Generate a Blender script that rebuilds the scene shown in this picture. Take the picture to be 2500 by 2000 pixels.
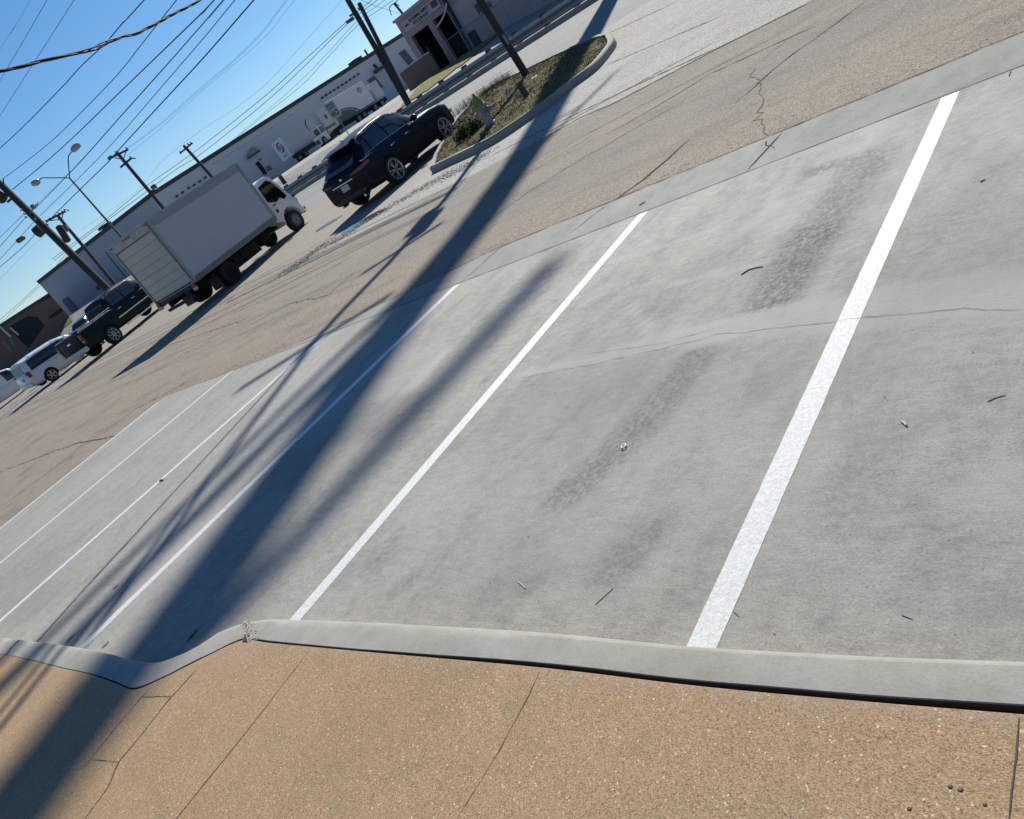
import bpy, bmesh, math, random
from mathutils import Vector, Matrix
from mathutils import noise as mnoise
random.seed(7)
R = math.radians
for o in list(bpy.data.objects): bpy.data.objects.remove(o)
scn = bpy.context.scene
col = scn.collection

# ------------------------------------------------------------------ camera
EYE = Vector((0, 0, 1.72))
FPX = 1953.0
MC = Matrix(((0.69140424, 0.1298568, 0.71070204),
             (0.50276064, 0.61996864, -0.60238744),
             (-0.51883708, 0.77380624, 0.36336206)))
cd = bpy.data.cameras.new('camera'); cam = bpy.data.objects.new('camera', cd); col.objects.link(cam)
cam.matrix_world = Matrix.Translation(EYE) @ MC.to_4x4()
cd.sensor_fit = 'HORIZONTAL'; cd.sensor_width = 36; cd.lens = FPX / 2500 * 36
cd.clip_start = 0.05; cd.clip_end = 3000
scn.camera = cam

# ------------------------------------------------------------------ world, sun, exposure
SUN_EL = R(41); SUN_DX, SUN_DY = -0.46, 1.0           # horizontal direction towards the sun
az = math.atan2(SUN_DX, SUN_DY)                        # from +Y towards +X
w = bpy.data.worlds.new('World'); scn.world = w; w.use_nodes = True
nt = w.node_tree; nt.nodes.clear()
sky = nt.nodes.new('ShaderNodeTexSky'); sky.sky_type = 'NISHITA'; sky.sun_disc = False
sky.sun_elevation = SUN_EL; sky.sun_rotation = az
sky.air_density = 1.0; sky.dust_density = 0.15; sky.ozone_density = 6.0; sky.altitude = 0
bg = nt.nodes.new('ShaderNodeBackground'); bg.inputs['Strength'].default_value = 0.08
out = nt.nodes.new('ShaderNodeOutputWorld')
hs = nt.nodes.new('ShaderNodeHueSaturation'); hs.inputs['Saturation'].default_value = 1.16; hs.inputs['Value'].default_value = 1.0
nt.links.new(sky.outputs[0], hs.inputs['Color']); nt.links.new(hs.outputs[0], bg.inputs[0]); nt.links.new(bg.outputs[0], out.inputs[0])
ld = bpy.data.lights.new('sun', 'SUN'); ld.energy = 5.0; ld.angle = R(0.53); ld.color = (1.0, 0.95, 0.85)
sun = bpy.data.objects.new('sun', ld); col.objects.link(sun)
sd = Vector((math.sin(az) * math.cos(SUN_EL), math.cos(az) * math.cos(SUN_EL), math.sin(SUN_EL)))
sun.rotation_euler = sd.to_track_quat('Z', 'Y').to_euler()
sun.location = (-20, 30, 60)
vs = scn.view_settings; vs.view_transform = 'Standard'; vs.look = 'None'; vs.gamma = 1; vs.use_curve_mapping = False
vs.exposure = 0.36

# ------------------------------------------------------------------ terrain and projection helpers
KN = [(-1e3, 0), (6.2, 0), (8, -.05), (11, -.05), (14, .06), (18, .2), (22, .42), (27, .65), (32, .88), (34, .9), (1e4, .9)]
KD = [(-1e3, 0), (46, 0), (50, .3), (60, 1.4), (95, 2.1), (110, 2.35), (2000, 2.35)]
def pl(t, kn):
    for (a, za), (b, zb) in zip(kn, kn[1:]):
        if t <= b: return za + (zb - za) * (t - a) / (b - a)
    return kn[-1][1]
FW = MC @ Vector((0, 0, -1))
def T(x, y):
    return pl(y, KN) + pl(-.71 * x + .6 * y, KD) * max(0, min(1, (y - 36) / 5))
def ray(px, py):
    return (MC @ Vector((px - 1250, -(py - 1000), -FPX))).normalized()
def atz(px, py, z=0.0):
    r = ray(px, py); return EYE + r * ((z - EYE.z) / r.z)
def atd(px, py, D):
    r = ray(px, py); return EYE + r * (D / r.dot(FW))
def aty(px, py, Y):
    r = ray(px, py); return EYE + r * (Y / r.y)
def at(px, py, dz=0.0):
    r = ray(px, py); k = 1 / r.dot(FW)
    f = lambda D: (EYE.z + r.z*k*D) - T(EYE.x + r.x*k*D, EYE.y + r.y*k*D) - dz
    D = .5
    while D < 400 and f(D) > 0: D *= 1.03
    lo, hi = D/1.03, D
    for i in range(40):
        m = (lo+hi)/2
        if f(m) > 0: lo = m
        else: hi = m
    return EYE + r*(k*lo)

# ------------------------------------------------------------------ materials
MATS = {}
class NT:
    def __init__(s, name):
        s.m = bpy.data.materials.new(name); s.m.use_nodes = True; s.t = s.m.node_tree
        s.b = s.t.nodes['Principled BSDF']; s.co = None
    def n(s, typ, **kw):
        nd = s.t.nodes.new(typ)
        for k, v in kw.items():
            if k in nd.inputs: 
                if hasattr(v, 'is_output') or isinstance(v, bpy.types.NodeSocket): s.t.links.new(v, nd.inputs[k])
                else: nd.inputs[k].default_value = v
            else: setattr(nd, k, v)
        return nd
    def coord(s):
        if s.co is None: s.co = s.n('ShaderNodeTexCoord').outputs['Object']
        return s.co
    def noise(s, scale, detail=4, rough=.55, stretch=None, rot=0, dist=0):
        v = s.coord()
        if stretch:
            mp = s.n('ShaderNodeMapping', Vector=v); mp.inputs['Scale'].default_value = stretch
            mp.inputs['Rotation'].default_value = (0, 0, rot); v = mp.outputs[0]
        t = s.n('ShaderNodeTexNoise', Vector=v, Scale=scale, Detail=detail, Roughness=rough, Distortion=dist)
        return t.outputs['Fac']
    def voro(s, scale, out='Color', feature='F1', rand=1.0):
        t = s.n('ShaderNodeTexVoronoi', Vector=s.coord(), Scale=scale, Randomness=rand); t.feature = feature
        return t.outputs[out]
    def ramp(s, fac, stops, interp='LINEAR'):
        r = s.n('ShaderNodeValToRGB', Fac=fac); r.color_ramp.interpolation = interp
        e = r.color_ramp.elements
        while len(e) < len(stops): e.new(0.5)
        for i, (p, c) in enumerate(stops):
            e[i].position = p
            e[i].color = (c, c, c, 1) if not hasattr(c, '__len__') else (c[0], c[1], c[2], 1)
        return r.outputs[0]
    def mix(s, fac, a, b, mode='MIX'):
        m = s.n('ShaderNodeMix'); m.data_type = 'RGBA'; m.blend_type = mode
        for k, v in (('Factor', fac), ('A', a), ('B', b)):
            sk = [i for i in m.inputs if i.name == k and (i.type == 'RGBA' if k != 'Factor' else i.type == 'VALUE')][0]
            if isinstance(v, bpy.types.NodeSocket): s.t.links.new(v, sk)
            elif k == 'Factor': sk.default_value = v
            else: sk.default_value = (v, v, v, 1) if not hasattr(v, '__len__') else (v[0], v[1], v[2], 1)
        return [o for o in m.outputs if o.type == 'RGBA'][0]
    def math(s, op, a, b=0.0, clamp=False):
        m = s.n('ShaderNodeMath'); m.operation = op; m.use_clamp = clamp
        for i, v in enumerate((a, b)):
            if isinstance(v, bpy.types.NodeSocket): s.t.links.new(v, m.inputs[i])
            else: m.inputs[i].default_value = v
        return m.outputs[0]
    def attr(s, name):
        return s.n('ShaderNodeAttribute', attribute_name=name).outputs['Fac']
    def bump(s, h, strength, dist, prev=None):
        b = s.n('ShaderNodeBump', Height=h, Strength=strength, Distance=dist)
        if prev is not None: s.t.links.new(prev, b.inputs['Normal'])
        return b.outputs[0]
    def fin(s, color=None, rough=.8, normal=None, metallic=0, spec=None, coat=0):
        I = s.b.inputs
        def put(k, v):
            if isinstance(v, bpy.types.NodeSocket): s.t.links.new(v, I[k])
            elif k == 'Base Color': I[k].default_value = (v[0], v[1], v[2], 1)
            else: I[k].default_value = v
        if color is not None: put('Base Color', color)
        put('Roughness', rough); put('Metallic', metallic)
        if spec is not None: put('Specular IOR Level', spec)
        if coat: I['Coat Weight'].default_value = coat; I['Coat Roughness'].default_value = .04
        if normal is not None: s.t.links.new(normal, I['Normal'])
        return s.m

def simple(name, c, rough=.6, metallic=0, var=.12, scale=6, coat=0, bump=0, spec=None):
    """a plain surface with slight dirt variation in colour and gloss"""
    if name in MATS: return MATS[name]
    k = NT(name)
    f = k.noise(scale, 6, .65)
    colr = k.mix(f, [v * (1 - var) for v in c], [min(1, v * (1 + var)) for v in c])
    rg = k.math('ADD', k.math('MULTIPLY', f, .16), rough - .08)
    nm = k.bump(k.noise(scale * 8, 3), bump, .01) if bump else None
    MATS[name] = k.fin(colr, rg, nm, metallic, spec, coat)
    return MATS[name]

def m_pad():
    k = NT('poured_concrete')
    big = k.noise(.55, 6, .6, stretch=(1, .45, 1), rot=.5)
    mid = k.noise(3.2, 9, .78, stretch=(1, .5, 1), rot=.35, dist=.4)
    rub = k.noise(16, 9, .82, stretch=(.6, 1.3, 1), rot=.2)
    fine = k.noise(110, 7, .85)
    grit = k.noise(300, 4, .85)
    c = k.ramp(big, [(.3, (.250, .242, .212)), (.52, (.290, .282, .252)), (.72, (.322, .314, .284))])
    c = k.mix(k.ramp(mid, [(.34, .55), (.5, 0.0)]), c, (.185, .182, .168))
    c = k.mix(k.ramp(mid, [(.55, 0.0), (.75, .45)]), c, (.33, .327, .298))
    c = k.mix(.9, c, k.ramp(rub, [(.28, .66), (.5, 1.0), (.72, 1.24)]), 'MULTIPLY')
    c = k.mix(.9, c, k.ramp(fine, [(.28, .55), (.5, 1.0), (.72, 1.4)]), 'MULTIPLY')
    c = k.mix(k.ramp(grit, [(.30, .6), (.40, 0.0)]), c, (.10, .098, .09))
    pore = k.n('ShaderNodeSeparateColor', Color=k.voro(60))
    pd = k.math('LESS_THAN', k.voro(60, 'Distance'), .16)
    c = k.mix(k.math('MULTIPLY', pd, k.ramp(pore.outputs[0], [(.90, 0.0), (.92, .75)])), c, (.075, .072, .065))
    st = k.attr('stain')
    stn = k.math('MULTIPLY', st, k.ramp(k.noise(34, 9, .88), [(.40, 1.4), (.49, .9), (.56, .15)]), True)
    c = k.mix(stn, c, (.075, .073, .066))
    lt = k.attr('light')
    c = k.mix(k.math('MULTIPLY', lt, .75, True), c, k.mix(.5, (.365, .362, .335), k.ramp(fine, [(.3, .29), (.7, .42)])))
    tone = k.attr('tone')
    c = k.mix(k.math('MULTIPLY', tone, .75, True), c, (.178, .176, .162))
    b = k.bump(fine, .6, .005)
    b = k.bump(k.noise(42, 9, .82, stretch=(.6, 1.3, 1)), .5, .006, b)
    b = k.bump(mid, .15, .02, b)
    return k.fin(c, k.ramp(mid, [(.3, .86), (.7, .68)]), b, spec=.3)

def m_curb():
    k = NT('curb_concrete')
    mid = k.noise(5, 8, .7); fine = k.noise(120, 6, .75)
    c = k.ramp(mid, [(.3, (.235, .230, .200)), (.5, (.285, .280, .248)), (.7, (.335, .330, .298))])
    c = k.mix(k.ramp(k.noise(1.6, 5), [(.45, 0.0), (.7, .35)]), c, (.26, .25, .20))
    c = k.mix(.5, c, k.ramp(fine, [(.25, .6), (.5, 1.0), (.75, 1.2)]), 'MULTIPLY')
    c = k.mix(k.ramp(k.noise(210, 3, .8), [(.25, .6), (.34, 0.0)]), c, (.09, .088, .08))
    b = k.bump(fine, .3, .004); b = k.bump(mid, .2, .012, b)
    return k.fin(c, .8, b, spec=.3)

def m_sidewalk():
    k = NT('exposed_aggregate')
    big = k.noise(1.1, 6, .6); mid = k.noise(7, 7, .7)
    c = k.ramp(big, [(.3, (.268, .190, .108)), (.5, (.335, .220, .126)), (.7, (.308, .222, .126))])
    c = k.mix(k.ramp(mid, [(.3, .4), (.5, 0.0)]), c, (.20, .175, .09))
    c = k.mix(k.ramp(k.noise(2.6, 6, .7), [(.5, 0.0), (.68, .3)]), c, (.35, .235, .145))
    c = k.mix(k.ramp(k.noise(1.9, 6, .7, dist=.5), [(.30, .55), (.46, 0.0)]), c, (.25, .215, .11))
    sep = k.n('ShaderNodeSeparateColor', Color=k.voro(300))
    c = k.mix(.75, c, k.ramp(sep.outputs[0], [(0, .45), (.25, .8), (.55, 1.0), (.85, 1.2), (1, 1.5)]), 'MULTIPLY')
    vb = k.n('ShaderNodeSeparateColor', Color=k.voro(210))
    c = k.mix(k.ramp(vb.outputs[1], [(.984, 0.0), (.988, .8)]), c, (.60, .50, .36))
    c = k.mix(k.ramp(vb.outputs[2], [(.94, 0.0), (.95, .6)]), c, (.085, .06, .04))
    c = k.mix(k.ramp(k.noise(90, 7, .85), [(.3, .75), (.46, 0.0)]), c, (.11, .078, .045))
    c = k.mix(k.ramp(k.noise(48, 7, .85), [(.56, 0.0), (.72, .5)]), c, (.40, .30, .19))
    d = k.attr('dust')
    c = k.mix(d, c, (.30, .275, .23))
    b = k.bump(k.voro(300, 'Distance'), .4, .003); b = k.bump(k.noise(90, 7, .8), .45, .004, b)
    return k.fin(c, .82, b, spec=.3)

def m_asphalt(name, c1, c2, tan=(.27, .205, .15), tanamt=0.0, agg=95, dark=.11):
    k = NT(name)
    big = k.noise(.22, 6, .6, stretch=(.45, 1, 1)); mid = k.noise(1.7, 8, .7, stretch=(.4, 1, 1))
    c = k.ramp(big, [(.3, c1), (.7, c2)])
    c = k.mix(k.math('MULTIPLY', k.attr('tan'), tanamt, True), c, tan)
    c = k.mix(k.ramp(mid, [(.3, .5), (.5, 0.0)]), c, (dark, dark * .97, dark * .92))
    c = k.mix(k.ramp(k.noise(.9, 5, .7, stretch=(.16, 1.4, 1)), [(.56, 0.0), (.7, .4)]), c, [v * .62 for v in c1])
    sp = k.n('ShaderNodeSeparateColor', Color=k.voro(agg))
    c = k.mix(.8, c, k.ramp(sp.outputs[0], [(0, .42), (.3, .8), (.6, 1.05), (.9, 1.35), (1, 1.8)]), 'MULTIPLY')
    c = k.mix(.6, c, k.ramp(k.noise(42, 6, .8), [(.25, .6), (.5, 1.0), (.75, 1.3)]), 'MULTIPLY')
    b = k.bump(k.voro(agg, 'Distance'), .6, .008); b = k.bump(k.noise(30, 7, .75), .5, .012, b)
    return k.fin(c, .85, b, spec=.25)

def m_paint_line():
    k = NT('stripe_paint')
    n1 = k.noise(80, 8, .88); n2 = k.noise(12, 5, .6)
    c = k.ramp(n1, [(.34, (.38, .38, .365)), (.48, (.56, .565, .545)), (.60, (.74, .745, .72))])
    c = k.mix(k.ramp(n2, [(.4, 0.0), (.7, .3)]), c, (.60, .61, .60))
    c = k.mix(k.ramp(k.noise(160, 4, .8), [(.24, .6), (.33, 0.0)]), c, (.35, .35, .34))
    b = k.bump(n1, .8, .005)
    return k.fin(c, .42, b, spec=.5)

def m_glass(name, tint=(.02, .03, .035), rough=.04):
    if name in MATS: return MATS[name]
    k = NT(name); m = k.fin(tint, rough, spec=.6); k.b.inputs['IOR'].default_value = 1.5
    MATS[name] = m; return m
def m_clear(name, tint=(.75, .9, .85), alpha=.25):
    if name in MATS: return MATS[name]
    k = NT(name); t = k.t
    tr = k.n('ShaderNodeBsdfTransparent', Color=(tint[0], tint[1], tint[2], 1))
    gl = k.n('ShaderNodeBsdfGlossy'); gl.inputs['Roughness'].default_value = .03
    fr = k.n('ShaderNodeFresnel', IOR=1.5)
    mx = k.n('ShaderNodeMixShader'); t.links.new(fr.outputs[0], mx.inputs[0])
    t.links.new(tr.outputs[0], mx.inputs[1]); t.links.new(gl.outputs[0], mx.inputs[2])
    t.links.new(mx.outputs[0], t.nodes['Material Output'].inputs[0])
    MATS[name] = k.m; return k.m

def m_grass(name, a, b, c):
    k = NT(name)
    f = k.noise(2.2, 8, .75); g = k.noise(26, 6, .8)
    cc = k.ramp(f, [(.3, a), (.5, b), (.72, c)])
    cc = k.mix(.8, cc, k.ramp(g, [(.25, .4), (.5, 1.0), (.75, 1.5)]), 'MULTIPLY')
    return k.fin(cc, .95, k.bump(g, .9, .04), spec=.1)

# ------------------------------------------------------------------ mesh helpers
class MB:
    def __init__(s): s.v = []; s.f = []; s.mi = []; s.cur = 0
    def face(s, idx): s.f.append(tuple(idx)); s.mi.append(s.cur)
    def quad(s, a, b, c, d):
        n = len(s.v); s.v += [Vector(a), Vector(b), Vector(c), Vector(d)]; s.face((n, n+1, n+2, n+3))
    def poly(s, pts):
        n = len(s.v); s.v += [Vector(p) for p in pts]; s.face(range(n, n + len(pts)))
    def grid(s, rows, closed=False):
        n = len(s.v); m = len(rows[0])
        for r in rows: s.v += [Vector(p) for p in r]
        for i in range(len(rows) - 1):
            for j in range(m - (0 if closed else 1)):
                j2 = (j + 1) % m
                s.face((n + i*m + j, n + i*m + j2, n + (i+1)*m + j2, n + (i+1)*m + j))
        return n
    def box(s, c, size, rot=None, bev=0):
        x, y, z = [v / 2 for v in size]; c = Vector(c)
        P = [Vector((sx*x, sy*y, sz*z)) for sz in (-1, 1) for sx, sy in ((-1, -1), (1, -1), (1, 1), (-1, 1))]
        if rot is not None: P = [rot @ p for p in P]
        n = len(s.v); s.v += [p + c for p in P]
        for q in ((0, 3, 2, 1), (4, 5, 6, 7), (0, 1, 5, 4), (1, 2, 6, 5), (2, 3, 7, 6), (3, 0, 4, 7)):
            s.face([n + i for i in q])
    def bar(s, a, b, wdt, hgt, up=Vector((0, 0, 1))):
        a = Vector(a); b = Vector(b); d = (b - a).normalized()
        r = d.cross(up).normalized(); u = r.cross(d)
        n = len(s.v)
        for p in (a, b):
            for sx, su in ((-1, -1), (1, -1), (1, 1), (-1, 1)): s.v.append(p + r*sx*wdt/2 + u*su*hgt/2)
        for q in ((0, 1, 2, 3), (7, 6, 5, 4), (0, 4, 5, 1), (1, 5, 6, 2), (2, 6, 7, 3), (3, 7, 4, 0)):
            s.face([n + i for i in q])
    def tube(s, pts, r, seg=8, caps=True, r2=None):
        pts = [Vector(p) for p in pts]; rows = []; N = len(pts)
        prev = None
        for i, p in enumerate(pts):
            d = (pts[min(i+1, N-1)] - pts[max(i-1, 0)]).normalized()
            if prev is None:
                a = Vector((0, 0, 1)) if abs(d.z) < .9 else Vector((1, 0, 0))
                u = d.cross(a).normalized()
            else: u = (prev - d * prev.dot(d)).normalized()
            prev = u; v = d.cross(u)
            rr = r if r2 is None else r + (r2 - r) * i / (N - 1)
            if callable(r): rr = r(i / (N - 1))
            rows.append([p + (u*math.cos(2*math.pi*k/seg) + v*math.sin(2*math.pi*k/seg)) * rr for k in range(seg)])
        n = s.grid(rows, True)
        if caps:
            s.face([n + k for k in range(seg)][::-1]); s.face([n + (N-1)*seg + k for k in range(seg)])
    def lathe(s, prof, axis='x', seg=28, c=(0, 0, 0)):
        c = Vector(c); rows = []
        for (a, r) in prof:
            row = []
            for k in range(seg):
                t = 2*math.pi*k/seg
                if axis == 'x': row.append(c + Vector((a, r*math.cos(t), r*math.sin(t))))
                elif axis == 'z': row.append(c + Vector((r*math.cos(t), r*math.sin(t), a)))
                else: row.append(c + Vector((r*math.cos(t), a, r*math.sin(t))))
            rows.append(row)
        n = s.grid(rows, True)
        s.face([n + k for k in range(seg)]); s.face([n + (len(rows)-1)*seg + k for k in range(seg)][::-1])
    def prism(s, pts, x0, x1):
        """side outline in (y,z) extruded along x"""
        n = len(s.v); m = len(pts)
        s.v += [Vector((x0, y, z)) for y, z in pts] + [Vector((x1, y, z)) for y, z in pts]
        s.face(range(n, n+m)); s.face(range(n+2*m-1, n+m-1, -1))
        for i in range(m): s.face((n+i, n+m+i, n+m+(i+1) % m, n+(i+1) % m))
    def build(s, name, mat=None, parent=None, smooth=False, bevel=0, mats=None, angle=40, recalc=True):
        me = bpy.data.meshes.new(name); me.from_pydata([tuple(v) for v in s.v], [], s.f)
        for mm in (mats or [mat]):
            if mm: me.materials.append(mm)
        if mats:
            for p, i in zip(me.polygons, s.mi): p.material_index = i
        if recalc:
            bm = bmesh.new(); bm.from_mesh(me)
            bmesh.ops.remove_doubles(bm, verts=bm.verts, dist=1e-5)
            bmesh.ops.recalc_face_normals(bm, faces=bm.faces)
            if bevel: bmesh.ops.bevel(bm, geom=[e for e in bm.edges if len(e.link_faces) == 2 and e.calc_face_angle(0) > R(35)], offset=bevel, segments=2, affect='EDGES', profile=.5)
            bm.to_mesh(me); bm.free()
        o = bpy.data.objects.new(name, me); col.objects.link(o)
        if smooth or bevel:
            try: me.shade_smooth_by_angle(R(angle)) if hasattr(me, 'shade_smooth_by_angle') else None
            except Exception: pass
            if not hasattr(me, 'shade_smooth_by_angle'):
                for p in me.polygons: p.use_smooth = True
                me.set_sharp_from_angle(angle=R(angle))
        if parent: o.parent = parent
        return o

def tag(o, label=None, cat=None, group=None, kind=None):
    if label: o['label'] = label
    if cat: o['category'] = cat
    if group: o['group'] = group
    if kind: o['kind'] = kind
    return o
def empty(name, loc, label, cat, rz=0, group=None, pitch=0, roll=0, scale=1):
    o = bpy.data.objects.new(name, None); col.objects.link(o); o.empty_display_size = .3
    o.rotation_mode = 'XYZ'
    m = Matrix.Rotation(rz, 4, 'Z') @ Matrix.Rotation(pitch, 4, 'X') @ Matrix.Rotation(roll, 4, 'Y')
    o.matrix_world = Matrix.Translation(Vector(loc)) @ m @ Matrix.Scale(scale, 4)
    return tag(o, label, cat, group)
def setattr_f(o, name, fn):
    a = o.data.attributes.new(name, 'FLOAT', 'POINT')
    a.data.foreach_set('value', [fn(v.co) for v in o.data.vertices])
def copy_tree(o, parent=None):
    c = o.copy(); col.objects.link(c)
    if parent: c.parent = parent
    for ch in list(o.children): copy_tree(ch, c)
    return c
def boolean(o, cutters):
    for c in cutters:
        m = o.modifiers.new('cut', 'BOOLEAN'); m.operation = 'DIFFERENCE'; m.object = c; m.solver = 'EXACT'
    bpy.context.view_layer.update()
    dg = bpy.context.evaluated_depsgraph_get()
    me = bpy.data.meshes.new_from_object(o.evaluated_get(dg))
    o.modifiers.clear(); o.data = me
    for c in cutters: bpy.data.objects.remove(c)
def subsurf(o, lv=2):
    m = o.modifiers.new('s', 'SUBSURF'); m.levels = lv; m.render_levels = lv
    dg = bpy.context.evaluated_depsgraph_get(); bpy.context.view_layer.update()
    dg = bpy.context.evaluated_depsgraph_get()
    me = bpy.data.meshes.new_from_object(o.evaluated_get(dg)); o.modifiers.clear(); o.data = me
    for p in me.polygons: p.use_smooth = True
def catmull(pts, n):
    out = []
    P = [Vector(p) for p in pts]
    for i in range(len(P) - 1):
        p0 = P[max(i-1, 0)]; p1 = P[i]; p2 = P[i+1]; p3 = P[min(i+2, len(P)-1)]
        for j in range(n):
            t = j / n
            out.append(.5*((2*p1) + (p2-p0)*t + (2*p0-5*p1+4*p2-p3)*t*t + (3*p1-p0-3*p2+p3)*t*t*t))
    out.append(P[-1]); return out
def resample(pts, step):
    pts = [Vector(p) for p in pts]; out = [pts[0]]
    for a, b in zip(pts, pts[1:]):
        L = (b - a).length; k = max(1, int(L / step))
        for i in range(1, k + 1): out.append(a.lerp(b, i / k))
    return out
def frange(a, b, n): return [a + (b - a) * i / n for i in range(n + 1)]
def inpoly(x, y, P):
    c = False; j = len(P) - 1
    for i in range(len(P)):
        if (P[i][1] > y) != (P[j][1] > y) and x < (P[j][0]-P[i][0])*(y-P[i][1])/(P[j][1]-P[i][1]) + P[i][0]: c = not c
        j = i
    return c
def segdist(p, a, b):
    ax, ay = a[0], a[1]; bx, by = b[0], b[1]
    dx, dy = bx-ax, by-ay; L = dx*dx+dy*dy
    t = 0 if L == 0 else max(0, min(1, ((p[0]-ax)*dx+(p[1]-ay)*dy)/L))
    return math.hypot(p[0]-ax-dx*t, p[1]-ay-dy*t), t
def sst(a, b, x):
    t = max(0, min(1, (x-a)/(b-a))); return t*t*(3-2*t)
def fbm(x, y, s=1.0, o=3, seed=0):
    return mnoise.fractal(Vector((x*s, y*s, seed)), 1.0, 2.0, o)

# ================================================================== SETTING
PAD_X0, PAD_X1 = -13.75, 9.0
def joint_y(x): return 5.63 + .022 * min(0, x + 1)         # slab joint in front of the stalls
def outer_y(x):                                             # outer edge of the apron strip
    return joint_y(x) + (.70 if x > -6 else max(.03, .70 - (-6 - x) * .17))

def strip_mesh(name, xs, ylo, yhi, ny, mat, dz=0.0, flat=None):
    mb = MB(); rows = []
    for x in xs:
        a, b = ylo(x), yhi(x)
        rows.append([(x, a + (b-a)*j/ny, (T(x, a + (b-a)*j/ny) if flat is None else flat) + dz) for j in range(ny+1)])
    mb.grid(rows)
    o = mb.build(name, mat, recalc=False)
    if o.data.polygons[0].normal.z < 0: o.data.flip_normals()
    return o

# --- pad -----------------------------------------------------------------
dark_caps = [((1385,1215),(1560,1040),.13,.85), ((1560,1040),(1700,880),.15,.65), ((1500,1390),(1600,1290),.12,.45), ((1640,1200),(1700,1080),.07,.35),
             ((1880,760),(2000,590),.15,.75), ((1990,580),(2110,400),.22,.8), ((1990,420),(2140,375),.10,.85), ((960,1450),(1030,1400),.05,.4),
             ((1800,1330),(1660,1480),.1,.22), ((1850,780),(1900,650),.12,.6), ((2150,640),(2400,470),.25,.3), ((900,1390),(980,1350),.08,.2),
             ((700,1050),(900,900),.10,.25), ((1000,1180),(1130,1010),.07,.2), ((2050,1250),(2200,1050),.12,.25), ((2250,1450),(2330,1330),.10,.2), ((1430,760),(1560,690),.10,.3), ((1180,860),(1260,790),.08,.25), ((1300,1440),(1380,1400),.05,.25), ((2350,1500),(2460,1480),.07,.25),
             ((1280,1300),(1380,1120),.18,.22), ((1120,1320),(1230,1180),.15,.18), ((2300,500),(2500,420),.3,.25), ((1600,760),(1720,640),.2,.2)]
dark_caps = [(atz(*a), atz(*b), r, s) for a, b, r, s in dark_caps]
lightp = [atz(*p) for p in ((1275,916),(1450,880),(1600,838),(1740,812),(1900,785),(2087,762),(2300,735),(2520,712),(2700,690))]
light2 = [[atz(*p) for p in q] for q in (((1540,745),(1575,790),(1590,830)), ((2400,1200),(2560,1160)), ((1820,560),(1900,505)),
          ((990,960),(1050,900)), ((1230,730),(1330,690)), ((1640,700),(1880,640)), ((1500,640),(1760,560)), ((920,1020),(1090,860)), ((560,1130),(700,1060)))]
w2 = [.03, .12, .10, .12, .05, .04, .04, .07, .05]
xs = frange(PAD_X0, PAD_X1, 380)
pad = strip_mesh('parking_pad', xs, lambda x: .3, joint_y, 90, m_pad(), 0.008, flat=0)
tag(pad, kind='structure')
def stain(p):
    v = 0
    wv = .35 * fbm(p.x, p.y, 3.0, 4, 1)
    for a, b, r, s in dark_caps:
        d, t = segdist(p, a, b)
        v = max(v, s * (1 - sst(r*.35, r*1.35, d + r*wv)))
    return v
setattr_f(pad, 'stain', stain)
def lightf(p):
    best = 99; wi = .05
    for i, (a, b) in enumerate(zip(lightp, lightp[1:])):
        d, t = segdist(p, a, b)
        if d < best: best = d; wi = .05 + .13 * min(1, (i + t) / 5)
    v = (1 - sst(wi*.8, wi*1.0, best + .03*fbm(p.x, p.y, 5, 4, 4))) * 1.0
    for q, ww in zip(light2, w2):
        for a, b in zip(q, q[1:]):
            d, t = segdist(p, a, b); v = max(v, .7 * (1 - sst(ww*.5, ww*1.2, d + ww*.5*fbm(p.x, p.y, 5, 3, 2))))
    v += .30 * sst(.05, .6, fbm(p.x*.45 + p.y*.3, p.y*.8, .8, 5, 9))
    for q in (-1.40, -3.745, -6.10, -8.62, -11.2):
        d = abs(p.x - q)
        if d < .2: v += .35 * (1 - sst(.06, .17, d + .03*fbm(p.x, p.y, 4, 2, 3))) * (.5 + fbm(q, p.y, .9, 2, 6))
    return v
setattr_f(pad, 'light', lightf)
setattr_f(pad, 'tone', lambda p: .55 * sst(-.0, .6, fbm(p.x*.6, p.y, .55, 5, 5)) + .35*sst(-1.5, 0.2, p.x) )
# overspray dust beside the stripes is part of the light attribute
apron = strip_mesh('pavement_strip', frange(PAD_X0 + 1.2, PAD_X1, 160), joint_y, outer_y, 8, pad.data.materials[0], 0.006, flat=0)
tag(apron, kind='structure')
setattr_f(apron, 'stain', lambda p: .28 * sst(-.2, .5, fbm(p.x, p.y, .8, 4, 8)))
setattr_f(apron, 'light', lambda p: 0.10 * sst(0, .6, fbm(p.x, p.y, 1.5, 3, 3)))
setattr_f(apron, 'tone', lambda p: .72)

# --- lot, street and the ground beyond (one continuous surface cut along shared lines)
XS = frange(-400, -150, 10) + frange(-149, -60, 60)[0:] + frange(-59, -16, 90) + frange(-15.6, 8, 80) + frange(9, 60, 20)
XS = sorted(set(round(v, 3) for v in XS))
m_lot = m_asphalt('chip_seal', (.175, .165, .140), (.225, .213, .183), tan=(.262, .212, .162), tanamt=.75, agg=95, dark=.085)
lot = strip_mesh('parking_lot', XS, lambda x: -12, lambda x: 11.9, 96, m_lot, 0.0); tag(lot, kind='structure')
setattr_f(lot, 'tan', lambda p: max(.95*(1 - sst(6.6, 9.2, p.y + .8*fbm(p.x, p.y, .35, 4, 2))), .75*sst(-.25, .5, fbm(p.x*.5, p.y, .25, 4, 6)), .75*(1 - sst(-15, -9, p.x + 3*fbm(p.x, p.y, .2, 3, 1)))))
m_old = m_asphalt('old_street_concrete', (.29, .283, .262), (.36, .35, .32), tan=(.25, .215, .17), tanamt=.8, agg=60, dark=.2)
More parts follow.
